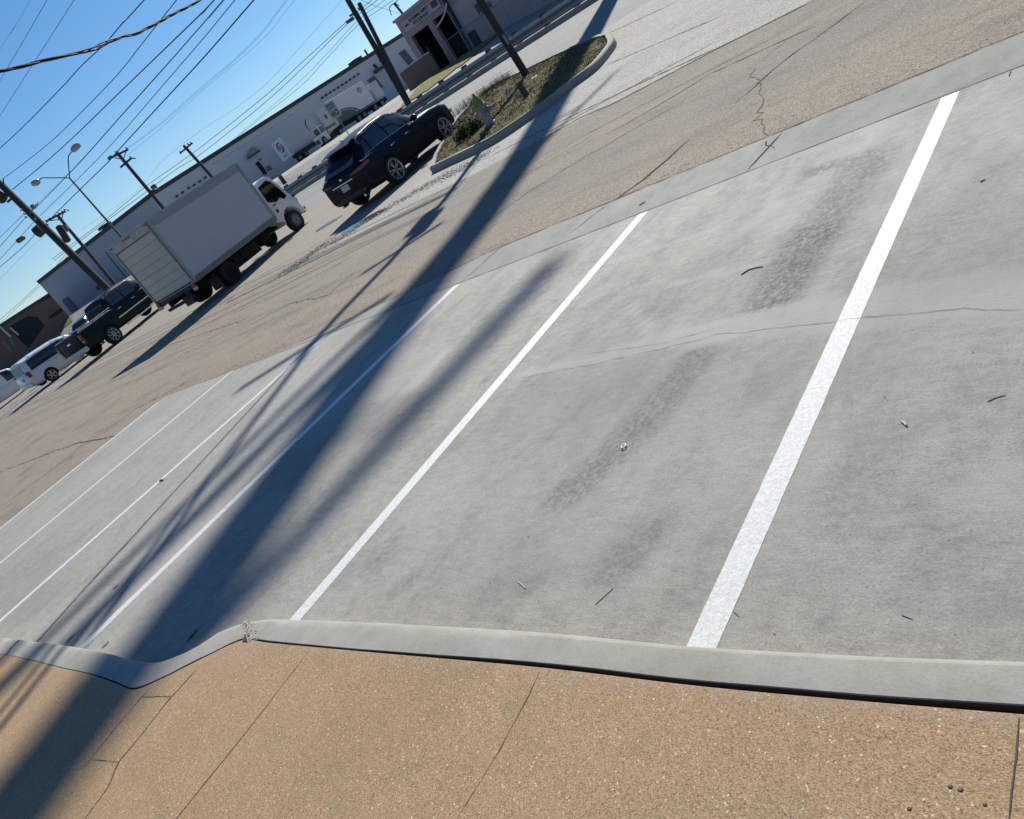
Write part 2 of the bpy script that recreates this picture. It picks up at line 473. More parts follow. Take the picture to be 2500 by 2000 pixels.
lane = strip_mesh('access_lane', XS, lambda x: 11.9, lambda x: 22.3, 60, m_old, 0.0); tag(lane, kind='structure')
setattr_f(lane, 'tan', lambda p: max(.95*(1 - sst(-19, -13, p.x)), .25*sst(0, .5, fbm(p.x, p.y, .3, 4, 3))))
m_road = m_asphalt('street_asphalt', (.205, .21, .20), (.255, .258, .245), agg=40, dark=.16)
road = strip_mesh('road', XS, lambda x: 22.3, lambda x: 34.0, 40, m_road, 0.0); tag(road, kind='structure')
m_far = m_asphalt('far_pavement', (.29, .275, .25), (.35, .335, .305), agg=30, dark=.18)
far = strip_mesh('ground', XS, lambda x: 34.0, lambda x: 500, 260, m_far, 0.0); tag(far, kind='structure')
back = strip_mesh('ground_behind', XS, lambda x: -200, lambda x: -12, 6, m_lot, 0.0); tag(back, kind='structure')
# road marking line
def ribbon(mb, pts, wd, dz):
    P = [Vector(p) for p in pts]; rows = []
    for i, p in enumerate(P):
        d = (P[min(i+1, len(P)-1)] - P[max(i-1, 0)]); n = Vector((-d.y, d.x, 0)).normalized()
        ww = wd(i/(len(P)-1)) if callable(wd) else wd
        a = p + n*ww/2; b = p - n*ww/2
        rows.append([(a.x, a.y, T(a.x, a.y)+dz), (b.x, b.y, T(b.x, b.y)+dz)])
    mb.grid(rows)
def up(o):
    s = sum(p.normal.z for p in o.data.polygons)
    if s < 0: o.data.flip_normals()
    return o
m_line = m_paint_line()
YL = at(1200, 199).y
mb = MB(); ribbon(mb, [(x, YL, 0) for x in frange(at(1120,250).x - 6, at(1257,162).x, 30)], .11, .02)
tag(up(mb.build('road_marking', m_line, recalc=False)), kind='structure')

# --- parking stall stripes ----------------------------------------------
SX = [(-1.40, 1.12, 5.60, .104, 'widest nearest white stall stripe at right, crossing the trowelled streak'),
      (-3.745, 1.10, 5.545, .10, 'white stall stripe ending on the curb just right of the curb bend'),
      (-6.10, .66, 5.49, .10, 'white stall stripe running through the wide dark pole shadow'),
      (-8.62, .60, 5.46, .095, 'white stall stripe just left of the thin branching shadows'),
      (-11.2, .58, 5.42, .09, 'thin far white stall stripe second from the left edge of the pad')]
for (x, y0, y1, wd, lab) in SX:
    mb = MB(); rows = []
    n = 420
    for i in range(n + 1):
        y = y0 + (y1 - y0) * i / n
        e = .0016
        rows.append([(x - wd/2 + e*mnoise.fractal(Vector((x, y*16, 0)), 1, 2, 4), y, .0094), (x, y, .0096), (x + wd/2 + e*mnoise.fractal(Vector((x+9, y*16, 0)), 1, 2, 4), y, .0094)])
    mb.grid(rows); tag(up(mb.build('stall_stripe', m_line, recalc=False)), lab, 'painted line', 'white stall stripes on the new concrete')
mb = MB(); mb.grid([[(-13.75, y, .0100), (-13.64, y, .0100)] for y in frange(.55, 5.2, 30)])
tag(up(mb.build('stall_stripe', m_line, recalc=False)), 'hair thin white edge stripe along the far left side of the pad', 'painted line', 'white stall stripes on the new concrete')
# faded old stripes on the tan asphalt
m_old_line = simple('faded_paint', (.42, .37, .27), .8, var=.3, scale=30)
for a, b, lab in (((0, 1248), (240, 1049), 'faint faded old stripe on the tan asphalt nearest the pad'), ((0, 1200), (95, 1117), 'faint faded old stripe on the tan asphalt farther from the pad')):
    mb = MB(); A = atz(*a); B = atz(*b); ribbon(mb, [A.lerp(B, i/20) for i in range(21)], .035, .006)
    tag(up(mb.build('faded_stripe', m_old_line, recalc=False)), lab, 'painted line', 'faded old stripes on the tan asphalt')

# --- joints and cracks ----------------------------------------------------
m_crack = simple('crack_dark', (.035, .033, .03), .95, var=.4, scale=40)
def crack(name, pts, wd, z, jag=0.0, parent=None, step=.05, terr=False, mat=None, vary=.6):
    P = resample(pts, step); Q = []
    for i, p in enumerate(P):
        d = P[min(i+1, len(P)-1)] - P[max(i-1, 0)]; n = Vector((-d.y, d.x, 0)).normalized()
        Q.append(p + n * jag * (mnoise.noise(Vector((p.x*6, p.y*6, 3))) + .5*mnoise.noise(Vector((p.x*23, p.y*23, 7)))))
    mb = MB(); rows = []
    for i, p in enumerate(Q):
        d = Q[min(i+1, len(Q)-1)] - Q[max(i-1, 0)]; n = Vector((-d.y, d.x, 0)).normalized()
        ww = wd * (1 + vary * 1.6 * mnoise.noise(Vector((p.x*9, p.y*9, 1)))) * (min(1, (i+1)/4, (len(Q)-i)/4) if jag else 1)
        ww = max(.0012, ww)
        zz = (T(p.x, p.y) if terr else 0) + z
        rows.append([(p.x+n.x*ww/2, p.y+n.y*ww/2, zz), (p.x-n.x*ww/2, p.y-n.y*ww/2, zz)])
    mb.grid(rows); o = up(mb.build(name, mat or m_crack, recalc=False))
    if parent: o.parent = parent
    return o
crack('joint', [(x, joint_y(x), 0) for x in frange(-12.4, 8.9, 200)], .010, .0105, .002, pad, vary=.4)
crack('joint', [(x, outer_y(x), 0) for x in frange(-9.5, 8.9, 200)], .014, .0105, .012, apron, vary=.8)
j1 = atz(1822, 422); j2 = atz(1912, 324); crack('joint', [j1, j2], .014, .0105, .002, apron, vary=.2)
j1 = atz(1128, 690); j2 = atz(1240, 590); crack('joint', [j1, j2], .008, .0105, .002, apron, vary=.2)
crack('crack', [atz(*p) for p in ((1275,925),(1450,893),(1560,868),(1750,822),(2010,792),(2087,782),(2300,764),(2500,757))], .0022, .0108, .02, pad, .02, mat=simple('hair_crack', (.10, .098, .09), .95))
crack('crack', [atz(*p) for p in ((1440,868),(1640,838),(1760,802))], .0018, .0108, .02, pad, .02, mat=simple('hair_crack', (.10, .098, .09), .95))
m_soft = simple('tan_seam', (.12, .095, .07), .95, var=.3, scale=30)
def lc(px, wd, jag=.05, par=lot, mat=None):
    crack('crack', [at(*p) for p in px], wd, .006, jag, par, .12, True, mat)
lc(((1300,695),(1480,587),(1560,540),(1640,482),(1692,338)) if False else ((1380,580),(1500,490),(1570,440),(1620,398),(1684,340)), .028, .05)
lc(((1878,375),(1868,330),(1850,275),(1865,245),(1845,200),(1835,165),(1880,130),(1965,70),(2060,20)), .010, .10, mat=m_soft)
lc(((1800,250),(1840,215),(1900,160),(2120,0)), .022, .05)
lc(((1700,330),(1850,250)), .012, .06)
lc(((2000,60),(1900,105),(1740,178),(1600,262),(1480,330)), .03, .04, mat=m_soft)
lc(((1160,700),(1010,755),(900,800)), .02, .05)
lc(((600,800),(710,740),(800,722),(870,660)), .02, .08)
lc(((560,770),(640,735),(720,700),(870,622)), .015, .08)
lc(((0,1152),(180,1085),(300,1060)), .02, .08)
lc(((0,1060),(250,920),(420,840),(600,780)), .02, .08)
lc(((100,1100),(380,900),(520,830)), .012, .1)
lc(((0,1240),(150,1130),(330,1000),(460,930)), .025, .05, mat=m_soft)
lc(((470,760),(700,640),(840,560),(950,500)), .022, .04)
lc(((640,700),(800,620),(900,560)), .014, .06)
lc(((1100,600),(1290,470),(1400,400),(1540,320),(1700,230)), .02, .05, mat=m_soft)
lc(((1300,353),(1420,286),(1504,250),(1750,120),(1990,0)), .05, .03, mat=m_soft)
lc(((1280,420),(1420,335),(1600,240),(1900,85)), .018, .05, mat=m_soft)
lc(((1180,495),(1330,400),(1480,310)), .014, .06)
lc(((1130,545),(1250,465)), .012, .06)
for q in (((1300,345),(1500,235),(1750,100)), ((1480,160),(1760,40)), ((1180,390),(1300,330),(1560,205),(1800,95),(1990,0)), ((1450,98),(1620,20),(1660,0))):
    lc(q, .03, .03, lane)

# --- curb ---------------------------------------------------------------
CN = [(2500,1602),(2100,1588),(1700,1569),(1300,1535),(900,1515),(690,1507),(635,1511),(590,1519),(540,1538),(490,1570),(440,1595),(385,1612),(320,1606),(250,1589),(167,1575),(83,1565),(0,1556)]
CB = [(2500,1725),(2100,1697),(1700,1663),(1300,1618),(900,1588),(660,1566),(605,1559),(565,1571),(522,1592),(460,1622),(400,1653),(330,1680),(284,1665),(225,1646),(150,1630),(75,1611),(0,1596)]
def curb_z(x): return .115
N3 = [atz(*p, .105) for p in CN]; B3 = [atz(*p, .112) for p in CB]
dr = (N3[0]-N3[2]).normalized(); dl = (N3[-1]-N3[-3]).normalized()
def extend(P):
    P = catmull(P, 14); return [P[0] + dr*5] + P + [P[-1] + dl*14]
N3 = extend(N3); B3 = extend(B3)
m_cb = m_curb(); mb = MB(); rows = []
for nn, b in zip(N3, B3):
    zc = curb_z(b.x); d = nn - b; d.z = 0; wdt = d.length; d.normalize()
    wob = .003 * mnoise.noise(Vector((nn.x*3, 0, 0)))
    pr = [(-.002, -.05), (0, zc-.0025), (.0025, zc)] + [(wdt*t, zc + .003*math.sin(t*3.1)) for t in (.15, .35, .55, .72)]
    for a in (0, 20, 40, 60, 80): pr.append((wdt - .045 + .045*math.sin(R(a)), zc - .045 + .045*math.cos(R(a)) ))
    pr += [(wdt+.012, zc-.07), (wdt+.02, .0)]
    rows.append([(b.x + d.x*(u+wob), b.y + d.y*(u+wob), z) for u, z in pr])
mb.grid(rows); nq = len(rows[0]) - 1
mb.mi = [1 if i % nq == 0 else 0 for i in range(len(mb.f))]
curb = mb.build('curb', None, mats=[m_cb, simple('shaded_joint_face', (.03, .025, .02), .95, var=.3, scale=30)], smooth=True, angle=38, recalc=False)  # near-black colour on the curb's back face paints in the shade of the gap
if curb.data.polygons[6].normal.z < 0: curb.data.flip_normals()
tag(curb, kind='structure')
# broken joint at the bend
mb = MB(); c0 = atz(604, 1540, .115)
for t_ in range(9):
    q_ = atz(598 + 1.6*t_, 1522 + 5*t_, .115); mb.box((q_.x, q_.y, .1155), (.030+.012*math.sin(t_*2.1), .034, .006), Matrix.Rotation(.3*t_, 3, 'Z'))
for i in range(60):
    t = random.random(); p = atz(590 + 34*random.random() + 8*t, 1520 + 44*t, .12)
    s = random.uniform(.003, .0075)
    mb.box((p.x, p.y, curb_z(p.x) + s*.2), (s, s*1.3, s*.8), Matrix.Rotation(random.random()*3, 3, 'Z') @ Matrix.Rotation(random.random(), 3, 'X'))
tag(mb.build('mortar_patch', simple('mortar', (.34, .31, .26), .9, var=.3, scale=60)), 'crumbled pale mortar patch on the curb joint at the bend', 'mortar patch')
crack('joint', [atz(600,1552,.118), atz(597,1560,.118), atz(606,1569,.11)], .02, .1215, .01, curb, .01)
crack('joint', [atz(56,1559,.115), atz(30,1580,.115), atz(18,1602,.11)], .006, .1185, .004, curb, .01)

# --- sidewalk -------------------------------------------------------------
sw_px = [(2500,1741),(2100,1709),(1700,1674),(1300,1628),(900,1593),(660,1571),(605,1563),(565,1575),(522,1596),(460,1627),(400,1657),(330,1685),(284,1671),(225,1650),(150,1633),(75,1614),(0,1598)]
SWZ = .116
E3 = [atz(x, y - (3.5 if x < 1750 else 2), SWZ) for x, y in sw_px]
E3 = extend(E3)
m_sw = m_sidewalk(); mb = MB(); rows = []
for e in E3:
    row = [(e.x, e.y, -.03), (e.x, e.y - .001, SWZ - .006), (e.x, e.y - .006, SWZ)]
    for t in [.01, .02, .035, .055, .08, .11, .15, .2, .26, .33, .4, .5, .65, .8, 1.0]:
        row.append((e.x, e.y + (-3.2 - e.y)*t, SWZ))
    rows.append(row)
mb.grid(rows); sw = mb.build('sidewalk', m_sw, recalc=False)
if sum(p.normal.z for p in sw.data.polygons) < 0: sw.data.flip_normals()
tag(sw, kind='structure')
dpt = [(atz(1950,1705,SWZ), .05, .4), (atz(2010,1720,SWZ), .04, .35), (atz(600,1585,SWZ), .12, .2), (atz(1350,1655,SWZ), .06, .15)]
setattr_f(sw, 'dust', lambda p: max(.5 * max(0, 1 - min((p - e).length for e in E3[::3]) / .05) if p.z > .05 else 0, max(s * (1 - sst(r*.3, r, (p-c).length)) for c, r, s in dpt), 0))
m_joint = simple('tan_joint', (.075, .052, .035), .95, var=.4, scale=50)
def sj(px, wd, jag):
    crack('joint', [atz(*p, SWZ) for p in px], wd, SWZ + .0015, jag, sw, .02, mat=m_joint)
sj(((760,1583),(600,1790),(430,2000),(380,2060)), .0035, .002)
sj(((480,1634),(421,1700),(360,1775),(292,1859),(265,1920),(209,2000),(180,2040)), .007, .012)
sj(((348,1701),(421,1700)), .004, .004); sj(((225,1854),(292,1861)), .003, .004)
sj(((376,1669),(348,1701),(280,1780),(200,1880)), .004, .004)
sj(((2488,1752),(2480,1850),(2463,2010)), .005, .003)
sj(((1319,1639),(1290,1700),(1220,1830),(1110,2010)), .0028, .004)
sj(((70,1618),(42,1648)), .003, .002); sj(((25,1600),(0,1630)), .003, .002)

# ================================================================== VEHICLES
m_tyre = simple('tyre_rubber', (.012, .012, .013), .85, var=.3, scale=20)
m_rimal = simple('alloy', (.42, .43, .44), .32, metallic=.9, var=.1)
m_rimdk = simple('dark_alloy', (.03, .03, .032), .4, metallic=.6)
m_black = simple('black_plastic', (.012, .012, .013), .6, var=.2)
m_under = simple('underbody', (.008, .008, .008), .9)
m_chrome = simple('chrome', (.75, .76, .78), .12, metallic=1.0, var=.04)
m_red = simple('red_lens', (.16, .008, .008), .22, var=.1, coat=.3)
m_lens = simple('pale_lens', (.42, .42, .42), .15, var=.05, coat=.6)
m_plate = simple('plate_white', (.42, .43, .44), .5, var=.1)
m_gls = m_glass('tinted_glass')
m_gls2 = m_glass('dark_green_glass', (.03, .055, .05))

def wheel(parent, x, y, z, r, wd, rr, style='spoke', side=1, n=5):
    mb = MB()
    prof = [(-wd/2*.8, rr), (-wd/2, rr+.02), (-wd/2, r-.05), (-wd/2*.86, r-.012), (-wd*.3, r), (0, r+.001), (wd*.3, r), (wd/2*.86, r-.012), (wd/2, r-.05), (wd/2, rr+.02), (wd/2*.8, rr)]
    mb.lathe(prof, 'x', 36)
    t = mb.build('wheel', m_tyre, parent, smooth=True, angle=50); t.location = (x, y, z)
    # rim: recessed dark disc plus lighter spokes
    mb = MB(); mb.cur = 0
    f = side * wd/2
    mb.lathe([(f*.2, rr*.98), (f*.55, rr*.98), (f*.56, rr*.2), (f*.2, rr*.2)], 'x', 30)
    mb.cur = 1
    mb.lathe([(f*.72, rr), (f*.98, rr+.012), (f*.99, rr-.004), (f*.80, rr-.022), (f*.72, rr-.022)], 'x', 36)
    mb.lathe([(f*.6, .055), (f*.93, .05), (f*.97, .035), (f*.6, .03)], 'x', 16)
    def spoke(a0, a1, w0, w1, r0=.04, r1=None):
        r1 = r1 or rr - .01
        A = Vector((f*.90, math.cos(a0)*r0, math.sin(a0)*r0)); B = Vector((f*.93, math.cos(a1)*r1, math.sin(a1)*r1))
        d = (B-A).normalized(); u = d.cross(Vector((1, 0, 0))).normalized()
        th = Vector((-f*.22, 0, 0)); k = len(mb.v)
        mb.v += [A-u*w0, A+u*w0, B+u*w1, B-u*w1, A-u*w0+th, A+u*w0+th, B+u*w1+th, B-u*w1+th]
        for q in ((0, 1, 2, 3), (4, 7, 6, 5), (0, 4, 5, 1), (1, 5, 6, 2), (2, 6, 7, 3), (3, 7, 4, 0)): mb.face([k+i for i in q])
    ph = random.random()
    for i in range(n):
        a = ph + 2*math.pi*i/n
        if style == 'twin':
            spoke(a, a-.20, .018, .012); spoke(a, a+.20, .018, .012)
        elif style == 'swirl': spoke(a, a+.35, .02, .013)
        elif style in ('steel', 'dark'): spoke(a, a, .05, .05, rr*.25, rr*.8)
        else: spoke(a, a, .035, .022)
    dk, lt = (m_rimdk, m_rimal) if style != 'steel' else (simple('steel_wheel', (.16, .165, .17), .5, var=.2), simple('steel_wheel', (.16, .165, .17), .5))
    if style == 'dark': dk = lt = m_under
    mb.build('rim', None, t, smooth=True, mats=[dk, lt], angle=35)
    return t

def interp(tab, y):
    if y <= tab[0][0]: return list(tab[0][1:])
    for a, b in zip(tab, tab[1:]):
        if y <= b[0]:
            t = (y-a[0])/(b[0]-a[0]); t2 = t*t*(3-2*t)*.5 + t*.5
            return [u+(v-u)*t2 for u, v in zip(a[1:], b[1:])]
    return list(tab[-1][1:])

class Car:
    """lower body lofted over stations (y, half width, z low, z top); greenhouse (y, half width at belt, z belt, half width roof, z roof)"""
    def __init__(s, root, low, house, paint, wheels, arch, z0roof=.03, well=True, crown=.03, glass_top=True):
        s.root = root; s.h = house; s.low = low; s.crown = crown; s.paint = paint
        mb = MB(); rows = []
        ys = sorted(set([l[0] for l in low] + [round(v, 3) for v in frange(low[0][0]+.05, low[-1][0]-.05, 34)]))
        for y in ys:
            w_, zl, zt = interp(low, y)
            zb = zl + (zt-zl)*.30; zm = zl + (zt-zl)*.62
            half = [(0, zl), (w_*.82, zl), (w_*.95, zl+.03), (w_*.985, zl+.09), (w_, zb), (w_*1.0, zm), (w_*.985, zt-.09), (w_*.95, zt-.03), (w_*.90, zt), (w_*.5, zt+crown*.8), (0, zt+crown)]
            full = [(-a, b) for a, b in half[::-1][:-1]] + half
            full = full[:-1]
            rows.append([(a, y, b) for a, b in full])
        n = mb.grid(rows, True); m = len(rows[0])
        mb.face([n+k for k in range(m)]); mb.face([n+(len(rows)-1)*m+k for k in range(m)][::-1])
        b = mb.build('body', paint, root, smooth=True, angle=50)
        mi = b.matrix_world
        cut = []
        for (y, r) in arch:
            for sx in (-1, 1):
                c = MB(); w_ = interp(low, y)[0]
                x0, x1 = (w_-.27)*sx, (w_+.2)*sx
                c.lathe([(min(x0, x1), r), (max(x0, x1), r)], 'x', 40, (0, y, wheels['z']))
                co = c.build('c', m_under); co.parent = root; cut.append(co)
        bpy.context.view_layer.update()
        b.data.materials.append(m_under)
        boolean(b, cut)
        if len(b.data.materials) < 2: b.data.materials.append(m_under)
        for p in b.data.polygons:
            for (y, r) in arch:
                c = p.center
                if abs(math.hypot(c.y-y, c.z-wheels['z'])) < r*1.003 and abs(c.x) > interp(low, y)[0]-.3: p.material_index = 1
            if p.center.z < interp(low, p.center.y)[1] + .015: p.material_index = 1
        s.body = b
        # greenhouse
        mb = MB(); rows = []
        for y in frange(house[0][0], house[-1][0], 60):
            rows.append([Vector(v) for v in s.sect(y)])
        mb.grid(rows)
        s.cab = mb.build('cabin', paint, root, smooth=True, angle=50, recalc=False)
        c0 = s.cab.data.polygons[len(s.cab.data.polygons)//2]
        bm = bmesh.new(); bm.from_mesh(s.cab.data); bmesh.ops.recalc_face_normals(bm, faces=bm.faces); bm.to_mesh(s.cab.data); bm.free()
    def sect(s, y):
        wb, zb, wr, zr = interp(s.h, y)
        half = [(wb+.0, zb-.12)]
        for t in (0, .2, .4, .6, .8, 1.0): half.append(s.sp(wb, zb, wr, zr, t))
        k = min(1, (zr-zb)/.2)
        half += [(wr*.955, zr-.012*k), (wr*.86, zr), (wr*.5, zr+s.crown*k), (0, zr+s.crown*1.3*k)]
        full = [(-a, y, b) for a, b in half[:-1]] + [(a, y, b) for a, b in half[::-1]]
        return full
    def sp(s, wb, zb, wr, zr, t):
        zt = max(zb, zr-.045)
        return (wb+(wr-wb)*t + .035*math.sin(math.pi*t)*min(1, (zr-zb)/.3), zb+(zt-zb)*t)
    def side(s, y, t, sx, off=.006):
        wb, zb, wr, zr = interp(s.h, y)
        a, b = s.sp(wb, zb, wr, zr, t)
        return Vector(((a+off)*sx, y, b+off*.3))
    def pane(s, yb0, yb1, yt0, yt1, sx, mat=None, t0=.08, t1=.92, name='side_window', off=.006, curve0=0, curve1=0):
        mb = MB(); rows = []
        for i in range(13):
            t = i/12; tt = t0+(t1-t0)*t
            a = yb0+(yt0-yb0)*t + curve0*math.sin(math.pi*t); b = yb1+(yt1-yb1)*t + curve1*math.sin(math.pi*t)
            rows.append([s.side(a+(b-a)*j/14, tt, sx, off) for j in range(15)])
        mb.grid(rows); return mb.build(name, mat or m_gls, s.root, smooth=True)
    def top(s, y0, y1, inset=.06, name='windscreen', mat=None, off=.008):
        mb = MB(); rows = []
        for y in frange(y0, y1, 16):
            wb, zb, wr, zr = interp(s.h, y); k = min(1, (zr-zb)/.2); r = []
            for j in range(-10, 11):
                x = (wr*.93-inset)*j/10; u = abs(x)/wr
                z = zr + (s.crown*1.3*k*(1-u/.5*.23) if u < .5 else s.crown*k*(1-(u-.5)/.36) if u < .86 else -.012*k*(u-.86)/.1)
                r.append((x, y, z+off))
            rows.append(r)
        mb.grid(rows); return mb.build(name, mat or m_gls, s.root, smooth=True)

# ---------------------------------------------------------------- SUV
paint_navy = simple('navy_paint', (.003, .005, .013), .40, var=.06, coat=.10, spec=.12)
suv = empty('suv', (-17.95, 15.73, T(-17.95, 15.73) - .005), 'dark navy blue crossover with twin spoke alloy wheels parked before the planted island', 'car', rz=R(4.2), pitch=R(2.0), scale=1.0)
low = [(-1.10, .74, .56, .90), (-1.04, .86, .42, 1.06), (-.88, .92, .33, 1.13), (-.4, .945, .29, 1.16), (.5, .945, .27, 1.14), (1.4, .94, .26, 1.11), (2.0, .945, .26, 1.10), (2.6, .945, .27, 1.09), (3.1, .93, .28, 1.04), (3.5, .85, .30, .94), (3.70, .70, .30, .78), (3.76, .58, .38, .66)]
house = [(-1.00, .76, 1.10, .62, 1.11), (-.72, .82, 1.12, .60, 1.40), (-.42, .85, 1.14, .60, 1.62), (-.1, .87, 1.15, .62, 1.70), (.5, .875, 1.14, .635, 1.745), (1.05, .87, 1.12, .63, 1.735), (1.5, .865, 1.11, .61, 1.62), (1.95, .84, 1.09, .60, 1.36), (2.40, .78, 1.07, .60, 1.09)]
c = Car(suv, low, house, paint_navy, dict(z=.385), [(0, .435), (2.79, .435)])
for sx in (-1, 1):
    for y in (0, 2.79): wheel(suv, sx*.835, y, .385, .385, .24, .282, 'twin', sx)
    c.pane(.62, 1.50, .64, 1.22, sx, curve1=.06); c.pane(-.25, .56, -.12, .58, sx); c.pane(-.62, -.31, -.34, -.18, sx, curve0=.03, t1=.8)
    # bright trim along the window line and roof
    mb = MB(); mb.tube([c.side(y, .04, sx, .010) for y in frange(-.62, 2.0, 24)], .009, 5)
    mb.build('window_trim', m_chrome, suv)
    mb = MB(); mb.tube([c.side(y, 1.0, sx, .012) + Vector((0, 0, .012)) for y in frange(-.3, 1.8, 24)], .011, 5)
    mb.build('roof_rail', m_chrome, suv)
    for y in (.42, 1.18):
        mb = MB(); mb.tube([(sx*.955, y-.11, .95), (sx*.985, y-.06, .955), (sx*.985, y+.06, .955), (sx*.955, y+.11, .95)], .014, 6); mb.build('door_handle', m_chrome, suv, smooth=True)
    mb = MB(); mb.tube([(sx*.86, 1.72, 1.13), (sx*.95, 1.70, 1.14)], .02, 6); mb.lathe([(-.10, .05), (-.06, .082), (.06, .085), (.11, .05)], 'x', 14, (sx*1.03, 1.70, 1.16))
    mb.build('wing_mirror', paint_navy, suv, smooth=True)
    # tail lamps: L shape wrapping the corner
    mb = MB(); P = []
    for i in range(9):
        t = i/8; x = .40+.50*min(1, t*1.35); y = -1.085+.02*t + (.42*max(0, t-.62)/.38); zc = .95+.06*t
        hh = .016+.035*min(1, t*1.2) - (.02*max(0, t-.8)/.2)
        P.append(((sx*(x+.02), y-.012, zc-hh), (sx*(x+.02), y-.012, zc+hh)))
    mb.grid([list(p) for p in P]); mb.build('tail_light', m_red, suv, smooth=True)
    mb = MB(); mb.lathe([(-.02, .035), (.0, .04), (.02, .03)], 'y', 12, (sx*.62, -1.09, .47)); mb.build('reflector', m_red, suv)
    mb = MB(); mb.box((sx*.70, 3.62, .66), (.30, .16, .11), Matrix.Rotation(-sx*.5, 3, 'Z')); mb.build('headlight', m_lens, suv, bevel=.02)
    mb = MB(); mb.tube([(sx*.955, y, .30) for y in (.5, 1.4, 2.3)], .02, 6); mb.build('sill_trim', m_black, suv)
c.top(1.50, 2.36, .05)
mb = MB(); mb.grid([[(x, y, z + .022*math.cos(x*1.8)) for x in frange(-.60, .60, 10)] for y, z in ((-.22, 1.695), (-.48, 1.665), (-.70, 1.62), (-.71, 1.60), (-.48, 1.63))]); mb.build('spoiler', paint_navy, suv, smooth=True)
mb = MB(); rows = [[(x, -1.00 + .56*t, 1.155 + .44*t) for x in (-.66+.08*t, -.4, 0, .4, .66-.08*t)] for t in (0, .5, 1)]; mb.grid(rows); mb.build('rear_window', m_gls, suv, smooth=True)
mb = MB(); mb.box((0, -1.105, .74), (.32, .012, .165)); pl_ = mb.build('licence_plate', m_plate, suv, bevel=.005)
mb = MB(); mb.box((0, -1.108, .865), (.9, .03, .022)); mb.build('plate_trim', m_chrome, suv)
mb = MB(); mb.lathe([(-.004, .06), (.004, .06)], 'y', 20, (0, -1.085, .955)); mb.build('badge', m_chrome, suv)
mb = MB(); mb.box((0, -1.03, .46), (1.2, .12, .16)); mb.build('rear_bumper_skirt', m_black, suv, bevel=.03)
for sx in (-.5, .5): mb = MB(); mb.tube([(sx, -1.12, .33), (sx, -.9, .33)], .04, 10); mb.build('exhaust', m_chrome, suv)
mb = MB(); mb.tube([(0, -.15, 1.74), (0, -.26, 1.80)], .012, 5); mb.build('antenna', m_black, suv)

# ---------------------------------------------------------------- box truck
m_box = simple('box_skin', (.40, .43, .46), .6, var=.10, scale=1.4, spec=.3)
m_boxtrim = simple('box_rail', (.30, .31, .31), .4, metallic=.5, var=.15)
m_door = simple('roll_door', (.50, .47, .41), .7, var=.22, scale=2.2)
m_white = simple('truck_white', (.62, .63, .62), .35, var=.05, coat=.5)
m_rust = simple('rusty_frame', (.05, .04, .034), .85, var=.5, scale=14)
bt = empty('box_truck', (-25.72, 13.93, T(-25.7, 13.9) + .02), 'white box truck with closed grimy roll up door parked behind the dark crossover', 'truck', rz=R(10.5), pitch=R(1.3), roll=R(.6))
BW, BL, BH, BZ, BY = 2.35, 4.6, 2.30, .80, -1.5
mb = MB(); mb.box((0, BY+BL/2, BZ+BH/2), (BW-.03, BL-.03, BH-.03)); mb.build('cargo_box', m_box, bt)
# corner posts, roof rails, bottom rail
mb = MB()
for sx in (-1, 1):
    mb.box((sx*(BW/2-.02), BY+BL/2, BZ+BH-.035), (.06, BL, .07)); mb.box((sx*(BW/2-.02), BY+.04, BZ+BH/2), (.07, .09, BH-.15)); mb.box((sx*(BW/2-.03), BY+BL-.05, BZ+BH/2), (.08, .11, BH-.15))
mb.box((0, BY+.02, BZ+BH-.035), (BW-.13, .06, .07)); mb.build('box_rails', m_boxtrim, bt)
mb = MB()
for sx in (-1, 1): mb.box((sx*(BW/2-.012), BY+BL/2, BZ+.08), (.05, BL-.1, .17))
mb.build('lower_rail', simple('rail_dark', (.16, .165, .165), .5, metallic=.4, var=.2), bt)
mb = MB(); mb.box((BW/2+.004, BY+BL/2, BZ+BH-.20), (.012, BL-.3, .17)); mb.build('upper_band', simple('band', (.25, .27, .31), .5), bt)
# rear door header, panels with seams
mb = MB(); mb.box((0, BY-.012, BZ+BH-.20), (BW-.10, .05, .24)); mb.build('door_header', m_boxtrim, bt)
mb = MB(); nP = 7; hP = (BH-.45)/nP
for i in range(nP): mb.box((0, BY+.002, BZ+.10+hP*(i+.5)), (BW-.24, .035, hP-.007))
mb.build('roll_door', m_door, bt, bevel=.006)
mb = MB(); mb.box((0, BY+.012, BZ+BH/2-.1), (BW-.2, .02, BH-.3)); mb.build('door_seam', simple('seam_grey', (.10, .095, .085), .8), bt)
mb = MB()
for sx in (-1, 1): mb = MB(); mb.box((sx*(BW/2-.075), BY-.02, BZ+BH/2-.05), (.05, .05, BH-.15)); mb.build('door_jamb', m_boxtrim, bt)
mb = MB(); mb.box((0, BY-.045, BZ+BH-.25), (.40, .012, .10)); mb.build('header_plate', m_plate, bt)
for x in (-1.08, -.30, -.13, .05, 1.06):
    mb = MB(); mb.box((x, BY-.045, BZ+BH-.12), (.12 if abs(x) > .5 else .09, .03, .05)); mb.build('marker_light', m_red, bt)
for sx in (-1, 1):
    mb = MB(); mb.box((sx*(BW/2-.13), BY-.04, BZ-.03), (.17, .06, .13)); l = mb.build('tail_light', m_red, bt)
    mb = MB(); mb.box((sx*(BW/2-.13), BY-.045, BZ-.15), (.17, .06, .10)); mb.build('reversing_light', m_plate, bt)
mb = MB(); mb.box((0, BY-.02, BZ-.04), (BW-.55, .10, .12)); mb.box((0, BY-.05, BZ-.33), (1.5, .10, .10)); mb.box((-.55, BY, BZ-.20), (.08, .1, .26)); mb.box((.55, BY, BZ-.20), (.08, .1, .26))
mb.build('rear_bumper', m_rust, bt, bevel=.01)
mb = MB()
